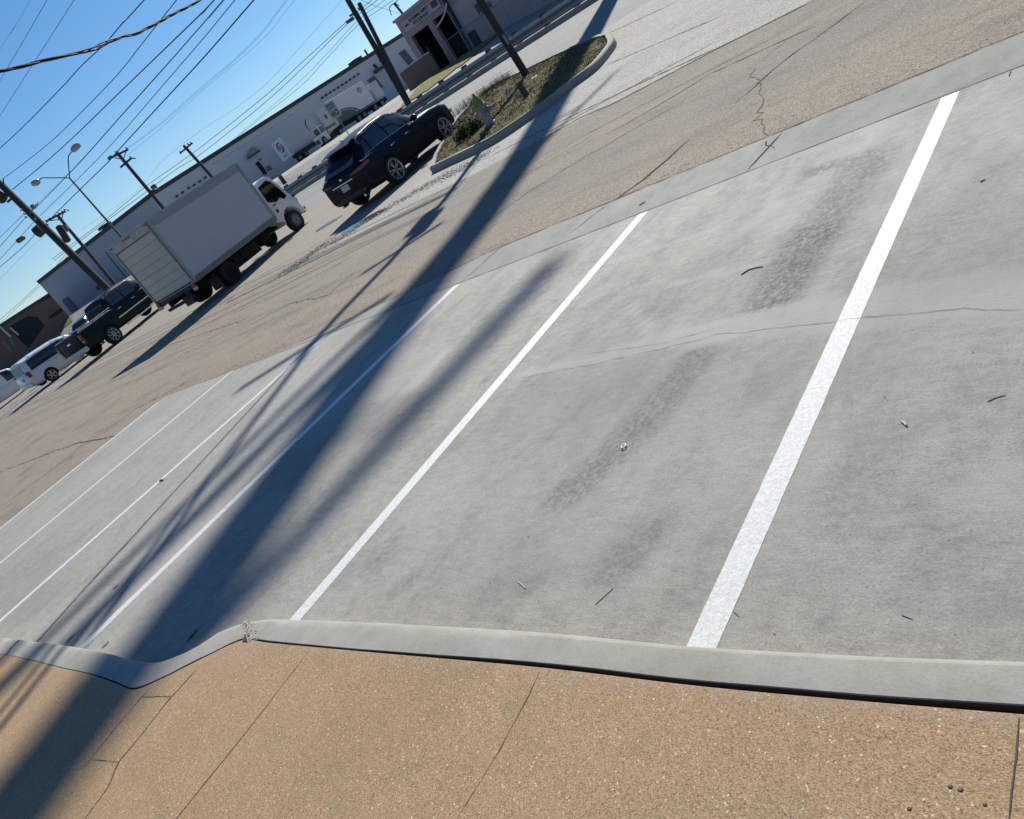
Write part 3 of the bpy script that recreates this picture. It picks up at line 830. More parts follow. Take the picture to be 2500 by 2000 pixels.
for sx in (-1, 1): mb.box((sx*.42, BY+3.1, BZ-.16), (.09, 6.2, .22))
for y in (-.9, 0, .9, 1.8, 2.7): mb.box((0, y, BZ-.14), (.9, .12, .2))
mb.box((.75, 1.35, BZ-.28), (.45, .9, .40)); mb.box((-.75, 1.5, BZ-.28), (.42, .7, .40)); mb.box((0, 0, .42), (1.7, .22, .22))
mb.box((.85, 1.0, .52), (.12, 1.0, .42)); mb.box((-.85, 1.0, .52), (.12, 1.0, .42)); mb.box((0, 1.2, .55), (1.2, 3.0, .3)); mb.tube([(.75, 2.1, .5), (.75, 2.6, .5)], .14, 14)
mb.build('chassis', m_under, bt)
for sx in (-1, 1):
    wheel(bt, sx*.95, 0, .39, .39, .22, .22, 'dark', sx, 8); wheel(bt, sx*.72, 0, .39, .39, .2, .22, 'dark', sx, 8)
    mb = MB(); mb.box((sx*.85, -.62, .42), (.5, .02, .5)); mb.build('mud_flap', m_black, bt)
CF = BY + BL       # box front
# cab: side outline
co = [(CF+.10, .72), (CF+.12, 1.25), (CF+.14, 1.95), (CF+.22, 2.16), (CF+.60, 2.24), (CF+.95, 2.22), (CF+1.12, 2.12), (CF+1.30, 1.75), (CF+1.47, 1.30), (CF+1.60, 1.12), (CF+1.66, .90), (CF+1.66, .52), (CF+1.60, .42), (CF+1.48, .42)]
ac = (CF+.98, .42, .50)
for i in range(9):
    a = R(0 + 180*i/8); co.append((ac[0]+math.cos(a)*ac[2], ac[1]+math.sin(a)*ac[2]*.98+.02))
co.append((CF+.42, .60))
mb = MB(); mb.prism(co, -.93, .93); cab = mb.build('cab', m_white, bt, bevel=.035)
win = [(CF+.34, 1.45), (CF+.36, 2.00), (CF+.86, 2.06), (CF+1.02, 1.95), (CF+1.22, 1.50), (CF+1.28, 1.27), (CF+1.12, 1.22), (CF+.95, 1.36), (CF+.7, 1.30)]
def shrink(P, s):
    cy = sum(p[0] for p in P)/len(P); cz = sum(p[1] for p in P)/len(P)
    return [(cy+(y-cy)*s, cz+(z-cz)*s) for y, z in P]
cm = MB(); cm.prism(win, -1.1, 1.1); cmo = cm.build('c', m_black); cmo.parent = bt
wi2 = MB(); wi2.prism([(CF+.18, .95), (CF+.20, 2.12), (CF+1.02, 2.12), (CF+1.30, 1.62), (CF+1.44, 1.30), (CF+1.44, .95)], -.86, .86)
wi3 = MB(); wi3.prism([(CF+1.14, 1.98), (CF+1.40, 1.38), (CF+1.8, 1.38), (CF+1.5, 2.0)], -.78, .78); wi3o = wi3.build('c', m_black); wi3o.parent = bt
wi2.cur = 0; wio = wi2.build('c', m_black); wio.parent = bt
cab.data.materials.append(m_black)
boolean(cab, [cmo, wio, wi3o])
m_cg = m_clear('cab_glass', (.93, .975, .95))
for sx in (-1, 1):
    mb = MB(); mb.prism(shrink(win, 1.02), sx*.915, sx*.925); mb.build('side_window', m_cg, bt)
    mb = MB(); P = shrink(win, 1.03); mb.tube([(sx*.93, y, z) for y, z in P] + [(sx*.93, P[0][0], P[0][1])], .018, 5); mb.build('window_seal', m_black, bt)
    mb = MB(); mb.lathe([(0, .07), (.012, .07)], 'x', 18, (sx*.925, CF+.46, 1.02)); mb.build('fuel_cap', m_black, bt)
    mb = MB(); mb.box((sx*.94, CF+.50, 1.24), (.02, .18, .04)); mb.build('door_handle', m_black, bt)
    mb = MB(); mb.tube([(sx*.93, CF+1.15, 2.02), (sx*1.12, CF+1.42, 1.98), (sx*1.12, CF+1.42, 1.55), (sx*.95, CF+1.34, 1.45)], .013, 6)
    mb.box((sx*1.12, CF+1.42, 1.78), (.17, .05, .34)); mb.build('wing_mirror', m_black, bt)
    mb = MB(); mb.box((sx*.80, CF+1.66, .95), (.22, .10, .16)); mb.build('headlight', m_lens, bt, bevel=.02)
    mb = MB(); mb.box((sx*.93, CF+1.60, 1.12), (.07, .14, .12)); mb.build('indicator', m_red, bt, bevel=.015)
    wheel(bt, sx*.83, CF+.98, .39, .39, .22, .22, 'steel', sx, 8)
mb = MB(); mb.box((0, CF+1.72, .50), (1.86, .16, .22)); mb.build('front_bumper', m_chrome, bt, bevel=.03)
mb = MB(); mb.prism([(CF+1.10, 2.06), (CF+1.30, 1.68), (CF+1.45, 1.33), (CF+1.455, 1.335), (CF+1.305, 1.69), (CF+1.105, 2.07)], -.80, .80); mb.build('windscreen', m_cg, bt)
mb = MB(); mb.tube([(sx_, CF+1.02 + .06*0, 1.33) for sx_ in (-.62, -.2)], .02, 5)
T_ = [( -.42+.20*math.cos(a), CF+.98+.06*math.sin(a), 1.36+.19*math.sin(a)) for a in frange(0, 6.283, 20)]
mb.tube(T_, .014, 5); mb.build('steering_wheel', m_black, bt)
mb = MB(); mb.box((0, CF+.50, 1.02), (1.5, .5, .12)); mb.box((0, CF+.27, 1.22), (1.5, .12, .36)); mb.build('seat', simple('seat_grey', (.10, .10, .10), .9), bt, bevel=.03)

# ---------------------------------------------------------------- pickup
paint_green = simple('dark_green_paint', (.005, .012, .014), .38, var=.08, coat=.10, spec=.12)
pk = empty('pickup_truck', (-39.5, 14.93, T(-39.5, 14.93) + .01), 'dark green crew cab pickup truck with silver trim and pale rear bumper', 'pickup', rz=R(14.5), pitch=R(2.4), scale=1.06)
low = [(-1.32, .93, .62, 1.34), (-1.28, .96, .52, 1.36), (-.8, .98, .46, 1.36), (.6, .985, .42, 1.34), (1.0, .985, .40, 1.30), (2.6, .985, .40, 1.28), (3.2, .98, .42, 1.24), (3.9, .96, .44, 1.18), (4.35, .90, .46, 1.10), (4.46, .80, .52, 1.0)]
house = [(.74, .86, 1.26, .72, 1.28), (.80, .90, 1.30, .74, 1.70), (.92, .92, 1.31, .75, 1.88), (1.6, .94, 1.30, .76, 1.96), (2.5, .94, 1.28, .75, 1.94), (2.8, .93, 1.27, .72, 1.83), (3.5, .88, 1.22, .68, 1.26)]
c = Car(pk, low, house, paint_green, dict(z=.40), [(0, .47), (3.55, .47)])
mb = MB(); mb.box((0, -.25, 1.40), (1.62, 1.98, .55)); co_ = mb.build('c', m_black); co_.parent = pk
bpy.context.view_layer.update(); boolean(c.body, [co_])
for sx in (-1, 1):
    for y in (0, 3.55): wheel(pk, sx*.86, y, .40, .40, .26, .26, 'swirl', sx, 8)
    c.pane(.95, 1.70, 1.0, 1.70, sx); c.pane(1.78, 2.9, 1.78, 2.62, sx)
    mb = MB(); mb.bar((sx*.995, .75, .80), (sx*.995, 2.95, .78), .02, .05); mb.build('side_trim', m_chrome, pk)
    for yy in (1.12, 2.05): mb = MB(); mb.box((sx*.99, yy, 1.12), (.05, .22, .045)); mb.build('door_handle', m_chrome, pk)
    mb = MB(); mb.box((sx*.90, -1.30, 1.02), (.17, .10, .46)); mb.build('tail_light', m_red, pk, bevel=.04)
    mb = MB(); mb.box((sx*.905, -1.345, .90), (.09, .03, .10)); mb.build('reversing_light', m_plate, pk, bevel=.01)
    mb = MB(); mb.box((sx*1.08, 2.72, 1.38), (.22, .10, .24)); mb.build('wing_mirror', m_black, pk, bevel=.03)
    mb = MB(); mb.box((sx*.97, 2.0, .36), (.10, 2.2, .05)); mb.build('running_board', m_chrome, pk)
    mb = MB(); mb.tube([(sx*.96, y, 1.385) for y in (-1.25, -.2, .75)], .022, 6); mb.build('bed_rail', m_lens, pk)
mb = MB(); mb.box((0, -1.46, .62), (1.85, .24, .22)); mb.box((0, -1.42, .45), (.5, .2, .16)); mb.build('rear_bumper', simple('pale_bumper', (.45, .44, .40), .45, metallic=.4), pk, bevel=.03)
mb = MB(); mb.box((0, -1.335, 1.0), (1.5, .02, .42)); mb.build('tailgate', paint_green, pk, bevel=.008)
mb = MB(); mb.box((0, -1.35, 1.12), (.25, .02, .07)); mb.build('tailgate_handle', m_chrome, pk)
c.top(2.86, 3.42, .05)
mb = MB(); mb.grid([[(x, .785, z) for x in frange(-.62, .62, 4)] for z in (1.36, 1.70)]); mb.build('rear_window', m_gls, pk)

# ---------------------------------------------------------------- minivan
paint_white = simple('white_paint', (.60, .60, .59), .32, var=.05, coat=.7)
mv = empty('minivan', (-47.3, 14.26, T(-47.3, 14.26) + .05), 'white minivan with dark tinted windows and a red tail lamp, ahead of the pickup', 'minivan', rz=R(2.7), pitch=R(-.5), roll=R(3))
low = [(-1.02, .86, .50, .98), (-.95, .93, .32, 1.04), (-.6, .98, .25, 1.06), (1.0, .99, .22, 1.04), (2.4, .99, .22, 1.00), (3.2, .95, .24, .92), (3.7, .85, .28, .80), (3.88, .68, .40, .68)]
house = [(-.96, .86, 1.02, .74, 1.04), (-.90, .88, 1.04, .74, 1.58), (-.78, .90, 1.05, .75, 1.68), (.2, .93, 1.05, .77, 1.74), (1.4, .93, 1.04, .76, 1.73), (1.9, .92, 1.02, .73, 1.64), (2.9, .86, .96, .70, 1.0)]
c = Car(mv, low, house, paint_white, dict(z=.34), [(0, .40), (3.03, .40)])
for sx in (-1, 1):
    for y in (0, 3.03): wheel(mv, sx*.86, y, .34, .34, .22, .235, 'spoke', sx, 5)
    c.pane(-.62, .62, -.55, .62, sx, curve0=-.02, t0=.02, t1=.88); c.pane(.62, 1.95, .62, 1.72, sx, t0=.02, t1=.88)
    mb = MB(); mb.grid([[(sx*x, y, z) for x, y in ((.80, -1.0), (.93, -.965), (.965, -.80))] for z in (.80, 1.12)]); mb.build('tail_light', m_red, mv, smooth=True)
    mb = MB(); mb.box((sx*1.0, .72, .92), (.04, .18, .04)); mb.build('door_handle', m_chrome, mv)
c.top(1.80, 2.85, .05)
mb = MB(); mb.grid([[(x*(.74-.08*t), -.972+.05*t, 1.08+.45*t) for x in (-1, -.5, 0, .5, 1)] for t in (0, .5, 1)]); mb.build('rear_window', m_gls, mv, smooth=True)
mb = MB(); mb.box((0, -1.04, .45), (1.7, .14, .20)); mb.build('rear_bumper', paint_white, mv, bevel=.04)
mb = MB(); mb.box((.1, -1.06, .82), (.32, .02, .15)); mb.build('licence_plate', m_plate, mv)

# ---------------------------------------------------------------- white panel van at the left edge
wv = empty('panel_van', (-61.5, 14.2, T(-61.5, 14.2)), 'white van cut by the left edge of the frame, one wheel showing', 'van', rz=R(3))
low = [(-1.1, .90, .5, 1.1), (-1.0, .98, .35, 1.16), (1.5, 1.0, .3, 1.14), (3.0, .99, .3, 1.08), (3.8, .90, .34, .98), (4.1, .75, .45, .8)]
house = [(-1.05, .92, 1.12, .82, 1.2), (-1.0, .95, 1.14, .84, 1.9), (-.6, .96, 1.14, .85, 2.05), (2.0, .96, 1.12, .84, 2.05), (2.6, .94, 1.1, .80, 1.9), (3.6, .86, 1.02, .76, 1.06)]
c = Car(wv, low, house, paint_white, dict(z=.37), [(0, .44), (3.4, .44)])
for sx in (-1, 1):
    for y in (0, 3.4): wheel(wv, sx*.88, y, .37, .37, .24, .22, 'steel', sx, 6)
    c.pane(2.05, 3.0, 2.05, 2.55, sx)
c.top(2.6, 3.5, .05)

# ---------------------------------------------------------------- smaller cars farther off
def small_car(loc, rz, paint, label, sc=1.0, name='sedan', cat='car'):
    r = empty(name, loc, label, cat, rz=rz, scale=sc)
    low = [(-1.0, .70, .45, .85), (-.9, .84, .30, .92), (0, .88, .22, .92), (1.5, .88, .2, .88), (2.7, .87, .22, .82), (3.3, .8, .26, .70), (3.5, .6, .38, .6)]
    house = [(-.75, .74, .90, .58, .92), (-.2, .80, .91, .60, 1.32), (.4, .82, .91, .61, 1.42), (1.2, .82, .9, .60, 1.38), (2.1, .76, .86, .60, .88)]
    c = Car(r, low, house, paint, dict(z=.32), [(0, .37), (2.65, .37)])
    for sx in (-1, 1):
        for y in (0, 2.65): wheel(r, sx*.78, y, .32, .32, .2, .21, 'spoke', sx, 5)
        c.pane(-.2, .62, 0, .62, sx); c.pane(.70, 1.75, .70, 1.25, sx)
        mb = MB(); mb.box((sx*.66, -.985, .78), (.26, .06, .11)); mb.build('tail_light', m_red, r)
    c.top(1.25, 2.05, .05); c.top(-.70, -.25, .05, 'rear_window')
    return r
p = atd(207, 800, 62); small_car((p.x, p.y, T(p.x, p.y)), R(40), simple('near_black_paint', (.008, .010, .012), .25, coat=.9), 'near black car half hidden behind the bed of the green pickup', 1.05)
p = atd(58, 862, 74); small_car((p.x, p.y, T(p.x, p.y)), R(60), simple('silver_paint', (.34, .36, .38), .3, metallic=.5, coat=.6), 'silver car just beyond the roof of the white minivan')

# ================================================================== ISLAND AND STREET EDGE
def proj(p):
    c = MC.transposed() @ (Vector(p) - EYE)
    return (1250 + FPX*c.x/-c.z, 1000 - FPX*c.y/-c.z)
isl_near = [(1056,425),(1100,404),(1210,350),(1345,258),(1400,215),(1460,170),(1500,122),(1506,104),(1496,92)]
isl_far = [(1470,97),(1398,128),(1303,172),(1201,223),(1128,290),(1090,345),(1062,400)]
IN = [at(*p) for p in isl_near]; IF = [at(*p) for p in isl_far]
INs = catmull([(p.x, p.y, 0) for p in IN], 8); IFs = catmull([(p.x, p.y, 0) for p in IF], 8)
ring = [(p.x, p.y) for p in INs] + [(p.x, p.y) for p in IFs[:-1]]
cx = sum(p[0] for p in ring)/len(ring); cy = sum(p[1] for p in ring)/len(ring)
m_icb = simple('island_curb', (.23, .22, .20), .85, var=.25, scale=5, bump=.3)
m_icb_side = m_icb
mb = MB(); rows = []
CH = .17; CW = .17
closed = ring + [ring[0]]
for i in range(len(ring)+1):
    p = ring[i % len(ring)]; a = ring[(i-1) % len(ring)]; b = ring[(i+1) % len(ring)]
    tx, ty = b[0]-a[0], b[1]-a[1]; L = math.hypot(tx, ty) or 1; nx, ny = -ty/L, tx/L
    if (cx-p[0])*nx + (cy-p[1])*ny < 0: nx, ny = -nx, -ny
    z = T(*p)
    rows.append([(p[0], p[1], z-.05), (p[0]+nx*.01, p[1]+ny*.01, z+CH-.03), (p[0]+nx*.04, p[1]+ny*.04, z+CH), (p[0]+nx*CW, p[1]+ny*CW, z+CH), (p[0]+nx*(CW+.005), p[1]+ny*(CW+.005), z+.05)])
mb.grid(rows); icb = mb.build('island_curb', m_icb, smooth=True, angle=40); tag(icb, kind='structure')
def islz(x, y):
    d = min(segdist((x, y), a, b)[0] for a, b in zip(closed, closed[1:]))
    return T(x, y) + .13 + .10 * sst(.2, 1.6, d) + .03*fbm(x, y, 1.2, 3)
mb = MB(); g = []
x0, x1 = min(p[0] for p in ring), max(p[0] for p in ring); y0, y1 = min(p[1] for p in ring), max(p[1] for p in ring)
def inisl(x, y, m=.1):
    return inpoly(x, y, ring) and min(segdist((x, y), a, b)[0] for a, b in zip(closed, closed[1:])) > m
idx = {}; st = .16
nx_, ny_ = int((x1-x0)/st)+1, int((y1-y0)/st)+1
for i in range(nx_):
    for j in range(ny_):
        x, y = x0+i*st, y0+j*st
        if inisl(x, y, .08): idx[(i, j)] = len(mb.v); mb.v.append(Vector((x, y, islz(x, y))))
for (i, j) in idx:
    q = [(i, j), (i+1, j), (i+1, j+1), (i, j+1)]
    if all(k in idx for k in q): mb.face([idx[k] for k in q])
m_soil = m_grass('dry_grass_soil', (.10, .075, .045), (.13, .115, .055), (.20, .16, .10))
tag(up(mb.build('island_soil', m_soil, smooth=True, recalc=False)), kind='structure')
def blades(name, pts, mats, h0, h1, wd, lean=.5, parent=None):
    mb = MB()
    for (x, y, z, sc, mi) in pts:
        a = random.uniform(0, 6.28); h = random.uniform(h0, h1)*sc; l = random.uniform(.1, lean)*h
        dx, dy = math.cos(a), math.sin(a); px, py = -dy*wd/2, dx*wd/2
        mb.cur = mi
        n = len(mb.v)
        mb.v += [Vector((x-px, y-py, z)), Vector((x+px, y+py, z)), Vector((x+px*.7+dx*l*.4, y+py*.7+dy*l*.4, z+h*.6)), Vector((x-px*.7+dx*l*.4, y-py*.7+dy*l*.4, z+h*.6)), Vector((x+dx*l, y+dy*l, z+h))]
        mb.face((n, n+1, n+2, n+3)); mb.face((n+3, n+2, n+4))
    return mb.build(name, None, parent, mats=mats, recalc=False)
m_g1 = simple('blade_green', (.065, .085, .025), .9, var=.4, scale=3); m_g2 = simple('blade_dry', (.20, .155, .075), .9, var=.35, scale=3); m_grit = simple('grit_tan', (.14, .12, .10), .8, var=.4)
m_g3 = simple('blade_brown', (.15, .085, .055), .9, var=.3, scale=3)
pts = []
while len(pts) < 13000:
    x, y = random.uniform(x0, x1), random.uniform(y0, y1)
    if not inisl(x, y, .14): continue
    d = fbm(x, y, .9, 3, 4)
    if random.random() > .35 + sst(-.4, .4, fbm(x, y, 2.5, 2, 8)): continue
    mi = 0 if random.random() < .40 + .5*d else (1 if random.random() < .62 else 2)
    pts.append((x, y, islz(x, y)-.01, .6 + .8*sst(-.3, .5, fbm(x, y, 1.6, 2, 2)), mi))
tag(blades('grass', pts, [m_g1, m_g2, m_g3], .02, .085, .018, 1.3), 'patchy dry green grass on the curbed island', 'grass', kind='stuff')
# dry upright weeds along the street side of the island
pts = []
for k in range(900):
    t = random.random()**.8; a = at(1116 + (1250-1116)*t, 292 - (292-200)*t)
    pts.append((a.x + random.gauss(0, .12), a.y + random.gauss(0, .10), T(a.x, a.y)+.10, 1, 1 if random.random() < .7 else 2))
tag(blades('weeds', pts, [m_g1, m_g2, simple('weed_stalk', (.16, .12, .085), .9)], .15, .42, .009, .55), 'thin dry weed stalks along the street edge of the island', 'weeds', kind='stuff')
# leafy bush round the hydrant
def leafclump(name, c, rad, n, mats, size, label, cat, group=None):
    mb = MB()
    for i in range(n):
        d = Vector((random.gauss(0, 1), random.gauss(0, 1), abs(random.gauss(0, .8)))).normalized() * (random.random()**.4)
        lump = .75 + .35*mnoise.noise(d*2.2)
        p = Vector(c) + Vector((d.x*rad[0], d.y*rad[1], d.z*rad[2]))*lump
        u = Vector((random.gauss(0, 1), random.gauss(0, 1), random.gauss(0, .6))).normalized(); v = u.cross(Vector((random.random(), random.random(), 1))).normalized()
        s_ = size*random.uniform(.6, 1.3); mb.cur = random.choice(range(len(mats)))
        n0 = len(mb.v); mb.v += [p-u*s_, p+v*s_*.55, p+u*s_, p-v*s_*.55]; mb.face((n0, n0+1, n0+2, n0+3))
    r = mb.build('foliage', None, mats=mats, recalc=False)
    e = empty(name, Vector((c[0], c[1], c[2])), label, cat, group=group)
    r.parent = e; r.matrix_parent_inverse = e.matrix_world.inverted()
    mb = MB()
    for i in range(9):
        a = random.random()*6.28; mb.tube([(0, 0, -.15), (math.cos(a)*rad[0]*.3, math.sin(a)*rad[1]*.3, rad[2]*.4), (math.cos(a)*rad[0]*.6, math.sin(a)*rad[1]*.6, rad[2]*.75)], .008, 4)
    mb.build('stem', m_g3, e)
    return e
m_lf = simple('leaf_green', (.035, .07, .018), .8, var=.35, scale=2, spec=.1); m_lf2 = simple('leaf_pale', (.06, .10, .028), .8, var=.3, scale=2, spec=.1)
hb = at(1208, 322); hb.z = islz(hb.x, hb.y) - .03
fb = at(1160, 345); leafclump('bush', (fb.x, fb.y, islz(fb.x, fb.y)), (.62, .50, .50), 3600, [m_lf, m_lf2], .032, 'low leafy green bush at the foot of the yellow topped hydrant', 'bush')
# hydrant
hy = empty('fire_hydrant', hb, 'fire hydrant with yellow bonnet and silver body beside the green bush', 'hydrant', rz=.4)
m_silver = simple('hydrant_silver', (.22, .23, .25), .45, metallic=.3, var=.2, scale=9); m_yel = simple('hydrant_yellow', (.24, .19, .03), .5, var=.2, scale=9)
mb = MB(); mb.lathe([(0, .16), (.05, .16), (.055, .12), (.40, .11), (.41, .15), (.46, .15), (.465, .12)], 'z', 20); mb.build('barrel', m_silver, hy, smooth=True)
for a, r_, L in ((0, .06, .20), (math.pi, .06, .20), (-math.pi/2, .085, .23)):
    mb = MB(); d = Vector((math.cos(a), math.sin(a), 0)); mb.tube([d*.08+Vector((0, 0, .34)), d*L+Vector((0, 0, .34))], r_, 12); mb.tube([d*L+Vector((0, 0, .34)), d*(L+.04)+Vector((0, 0, .34))], r_*.55, 6)
    mb.build('outlet', m_silver, hy, smooth=True)
mb = MB(); mb.lathe([(.46, .17), (.50, .17), (.52, .145), (.62, .125), (.70, .075), (.73, .035), (.79, .03), (.80, .02)], 'z', 20); mb.build('bonnet', m_yel, hy, smooth=True)
# short leaning post
A = at(1298, 256); A.z = islz(A.x, A.y) - .15; B = atd(1266, 203, (A-EYE).dot(FW) - .1)
mb = MB(); mb.tube([A, A.lerp(B, .5), B], .085, 10, r2=.075); p_ = mb.build('post', simple('brown_post', (.085, .055, .042), .8, var=.35), smooth=True)
tag(p_, 'short brown leaning stub post on the grassy island', 'post')
mb = MB(); q = at(1262, 236); z = islz(q.x, q.y)
mb.tube([(q.x-.25, q.y-.05, z+.02), (q.x-.05, q.y+.05, z+.05), (q.x+.14, q.y+.02, z+.04), (q.x+.16, q.y-.10, z+.05), (q.x+.02, q.y-.14, z+.04)], .022, 6)
tag(mb.build('bent_strip', simple('bent_metal', (.42, .38, .38), .5, var=.2), smooth=True), 'pale bent metal strip lying beside the short brown post', 'scrap')
for (px, py), lab in (((1470, 133), 'crumpled white scrap of paper on the grass near the rounded end of the island'), ((1318, 215), 'pale scrap of litter at the foot of the big leaning utility pole')):
    q = at(px, py); z = islz(q.x, q.y); mb = MB(); rows = []
    for i in range(5): rows.append([(q.x + .05*(i-2) + .01*random.random(), q.y + .04*(j-1.5), z+.05+.05*random.random()) for j in range(4)])
    mb.grid(rows); tag(mb.build('paper_scrap', simple('paper', (.6, .6, .58), .8), recalc=False), lab, 'litter', 'litter on the island')
# gravel band along the island curb
m_grv = simple('gravel_stone', (.36, .35, .33), .6, var=.4, scale=8); m_grv2 = simple('gravel_dark', (.09, .085, .075), .7, var=.4, scale=8)
mb = MB(); GP = [at(*p) for p in ((1195,372),(1120,412),(1060,440),(980,487),(900,535),(840,575),(780,600),(740,640),(700,655))]
for k in range(3800):
    i = min(len(GP)-2, int(random.random()**1.1*(len(GP)-1))); t = random.random(); p = GP[i].lerp(GP[i+1], t)
    x, y = p.x+random.gauss(0, .2), p.y+random.gauss(0, .2)-.12; s = random.uniform(.005, .018)
    if inpoly(x, y, ring): continue
    mb.cur = 0 if random.random() < .6 else 1
    mb.box((x, y, T(x, y)+s*.3), (s, s*random.uniform(.6, 1.4), s*.8), Matrix.Rotation(random.random()*6, 3, 'Z') @ Matrix.Rotation(random.random()-.5, 3, 'X'))
tag(mb.build('gravel', None, mats=[m_grv, m_grv2], recalc=False), 'loose pale gravel washed along the island curb', 'gravel', kind='stuff')
mb = MB()
for k in range(1300):
    x = random.uniform(-16, 8); y = outer_y(x) + abs(random.gauss(0, .3)) + .02; s = random.uniform(.003, .007)
    mb.box((x, y, T(x, y)+s*.3), (s, s*1.2, s*.7), Matrix.Rotation(random.random()*6, 3, 'Z'))
tag(mb.build('grit', m_grit, recalc=False), 'scattered dark grit on the asphalt along the new concrete', 'grit', kind='stuff')
# puddles near the crossover
m_wat = NT('puddle_water'); m_wat = m_wat.fin((.05, .05, .045), .12, spec=.5)
for (px, py, rx, ry) in ((885, 542, 1.1, .22), (800, 548, .9, .18), (640, 625, .8, .12)):
    q = at(px, py); mb = MB(); P = []
    for k in range(28):
        a = 2*math.pi*k/28; rr = 1+.35*mnoise.noise(Vector((math.cos(a)*1.5+px, math.sin(a)*1.5, 0)))
        x, y = q.x+math.cos(a)*rx*rr*.8, q.y+math.sin(a)*ry*rr*1.4; P.append((x, y, T(x, y)+.008))
    mb.poly(P); tag(up(mb.build('puddle', m_wat, recalc=False)), kind='structure')

# verge strip, far kerb, grass bank
m_verge = m_grass('verge_dirt', (.10, .085, .055), (.17, .14, .09), (.13, .125, .06))
def sheet(name, X, ylo, yhi, ny, mat, dz):
    return tag(strip_mesh(name, X, ylo, yhi, ny, mat, dz), kind='structure')
Xr = frange(-120, -4, 116)
sheet('verge', Xr, lambda x: 34.35, lambda x: 37.2 + .3*fbm(x, 0, .2), 6, m_verge, .06)
mb = MB()
for a, b, z0, z1 in ((34.0, 34.35, .0, .26),):
    rows = [[(x, a, T(x, a)-.05), (x, a+.02, T(x, a)+z1), (x, b, T(x, b)+z1)] for x in Xr]
    mb.grid(rows)
tag(mb.build('far_curb', m_icb), kind='structure')
GBpx = [(905,338),(958,280),(1000,236),(1081,169),(1199,87),(1240,58),(1300,20),(1330,0),(1215,92),(1190,113),(1140,152),(1080,198),(1010,246),(960,286),(925,330)]
GB = [at(*p) for p in GBpx]; GBr = [(p.x, p.y) for p in GB]
m_bank = m_grass('bank_grass', (.15, .145, .06), (.21, .195, .085), (.26, .23, .12))
mb = MB(); idx = {}; st = .6
gx0, gx1 = min(p[0] for p in GBr), max(p[0] for p in GBr); gy0, gy1 = min(p[1] for p in GBr), max(p[1] for p in GBr)
for i in range(int((gx1-gx0)/st)+2):
    for j in range(int((gy1-gy0)/st)+2):
        x, y = gx0+i*st, gy0+j*st
        if inpoly(x, y, GBr): idx[(i, j)] = len(mb.v); mb.v.append(Vector((x, y, T(x, y)+.06)))
for (i, j) in idx:
    q = [(i, j), (i+1, j), (i+1, j+1), (i, j+1)]
    if all(k in idx for k in q): mb.face([idx[k] for k in q])
tag(up(mb.build('grass_bank', m_bank, recalc=False)), kind='structure')

# guardrail
m_rail = simple('galvanised', (.22, .24, .26), .5, metallic=.5, var=.25, scale=3); m_wood = simple('rail_post', (.06, .05, .04), .85, var=.3)
gr = empty('guardrail', (-35, 35.2, .9), 'long galvanised guardrail on dark posts along the far side of the street', 'guardrail')
inv = gr.matrix_world.inverted()
mb = MB(); rows = []
for x in frange(-75, -6, 140):
    z = 1.33
    rows.append([(x, 35.0+dy, z+dz) for dy, dz in ((.0, -.16), (-.08, -.09), (-.08, .0), (0, .08), (-.08, .16), (-.08, .25), (0, .32), (.03, .32), (.03, -.16))])
mb.grid(rows); o = mb.build('beam', m_rail, smooth=True, angle=25); o.parent = gr; o.matrix_parent_inverse = inv
for k in range(37):
    x = -75 + 1.905*k
    mb = MB(); mb.box((x, 35.2, 1.22), (.20, .30, 1.06)); o = mb.build('post', m_wood); o.parent = gr; o.matrix_parent_inverse = inv

# ================================================================== BUILDINGS
def atzr(px, py, z):
    r = ray(px, py); return EYE + r*((z-EYE.z)/r.z)
ZR = 9.9
C0 = atzr(90, 686, ZR); C1 = atzr(362, 474, ZR); C2 = atzr(925, 116, ZR)
C2 = C1 + (C2-C1)*1.6
m_ww = simple('white_wall', (.52, .53, .55), .85, var=.08, scale=.25); m_ww2 = simple('white_wall_bluish', (.38, .41, .45), .85, var=.08, scale=.25)  # second wall white is darker and bluer, used on the left wing
m_cap = simple('roof_cap', (.035, .04, .05), .7)
m_dark = simple('dark_opening', (.006, .008, .012), .7)
wh = empty('warehouse', (C1.x, C1.y, T(C1.x, C1.y)), 'long white warehouse with a dark roof edge behind the trucks', 'building')
winv = wh.matrix_world.inverted()
def wp(o): o.parent = wh; o.matrix_parent_inverse = winv; return o
def wallmesh(a, b, z0, z1, th, nm, mat):
    d = (b-a); d.z = 0; n = Vector((d.y, -d.x, 0)).normalized()
    if n.dot(EYE-a) < 0: n = -n
    A = [a, b, b-n*th, a-n*th]; mb = MB()
    k = len(mb.v); mb.v += [Vector((p.x, p.y, z0)) for p in A] + [Vector((p.x, p.y, z1)) for p in A]
    for q in ((0, 1, 5, 4), (1, 2, 6, 5), (2, 3, 7, 6), (3, 0, 4, 7), (4, 5, 6, 7), (3, 2, 1, 0)): mb.face(q)
    return mb.build(nm, mat), n
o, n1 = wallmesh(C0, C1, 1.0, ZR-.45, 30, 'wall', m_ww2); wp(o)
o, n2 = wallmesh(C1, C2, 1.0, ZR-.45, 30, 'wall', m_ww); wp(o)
o, _ = wallmesh(C0+n1*.1, C1+n1*.1, ZR-.5, ZR, 30.2, 'roof', m_cap); wp(o)
o, _ = wallmesh(C1+n2*.1, C2+n2*.1, ZR-.48, ZR+.02, 30.2, 'roof', m_cap); wp(o)
def onw(px, py, w_=1, off=.06):
    a, n = (C1, n2) if w_ else (C0, n1)
    r = ray(px, py); t = ((a - EYE).dot(n) + off)/r.dot(n); return EYE + r*t
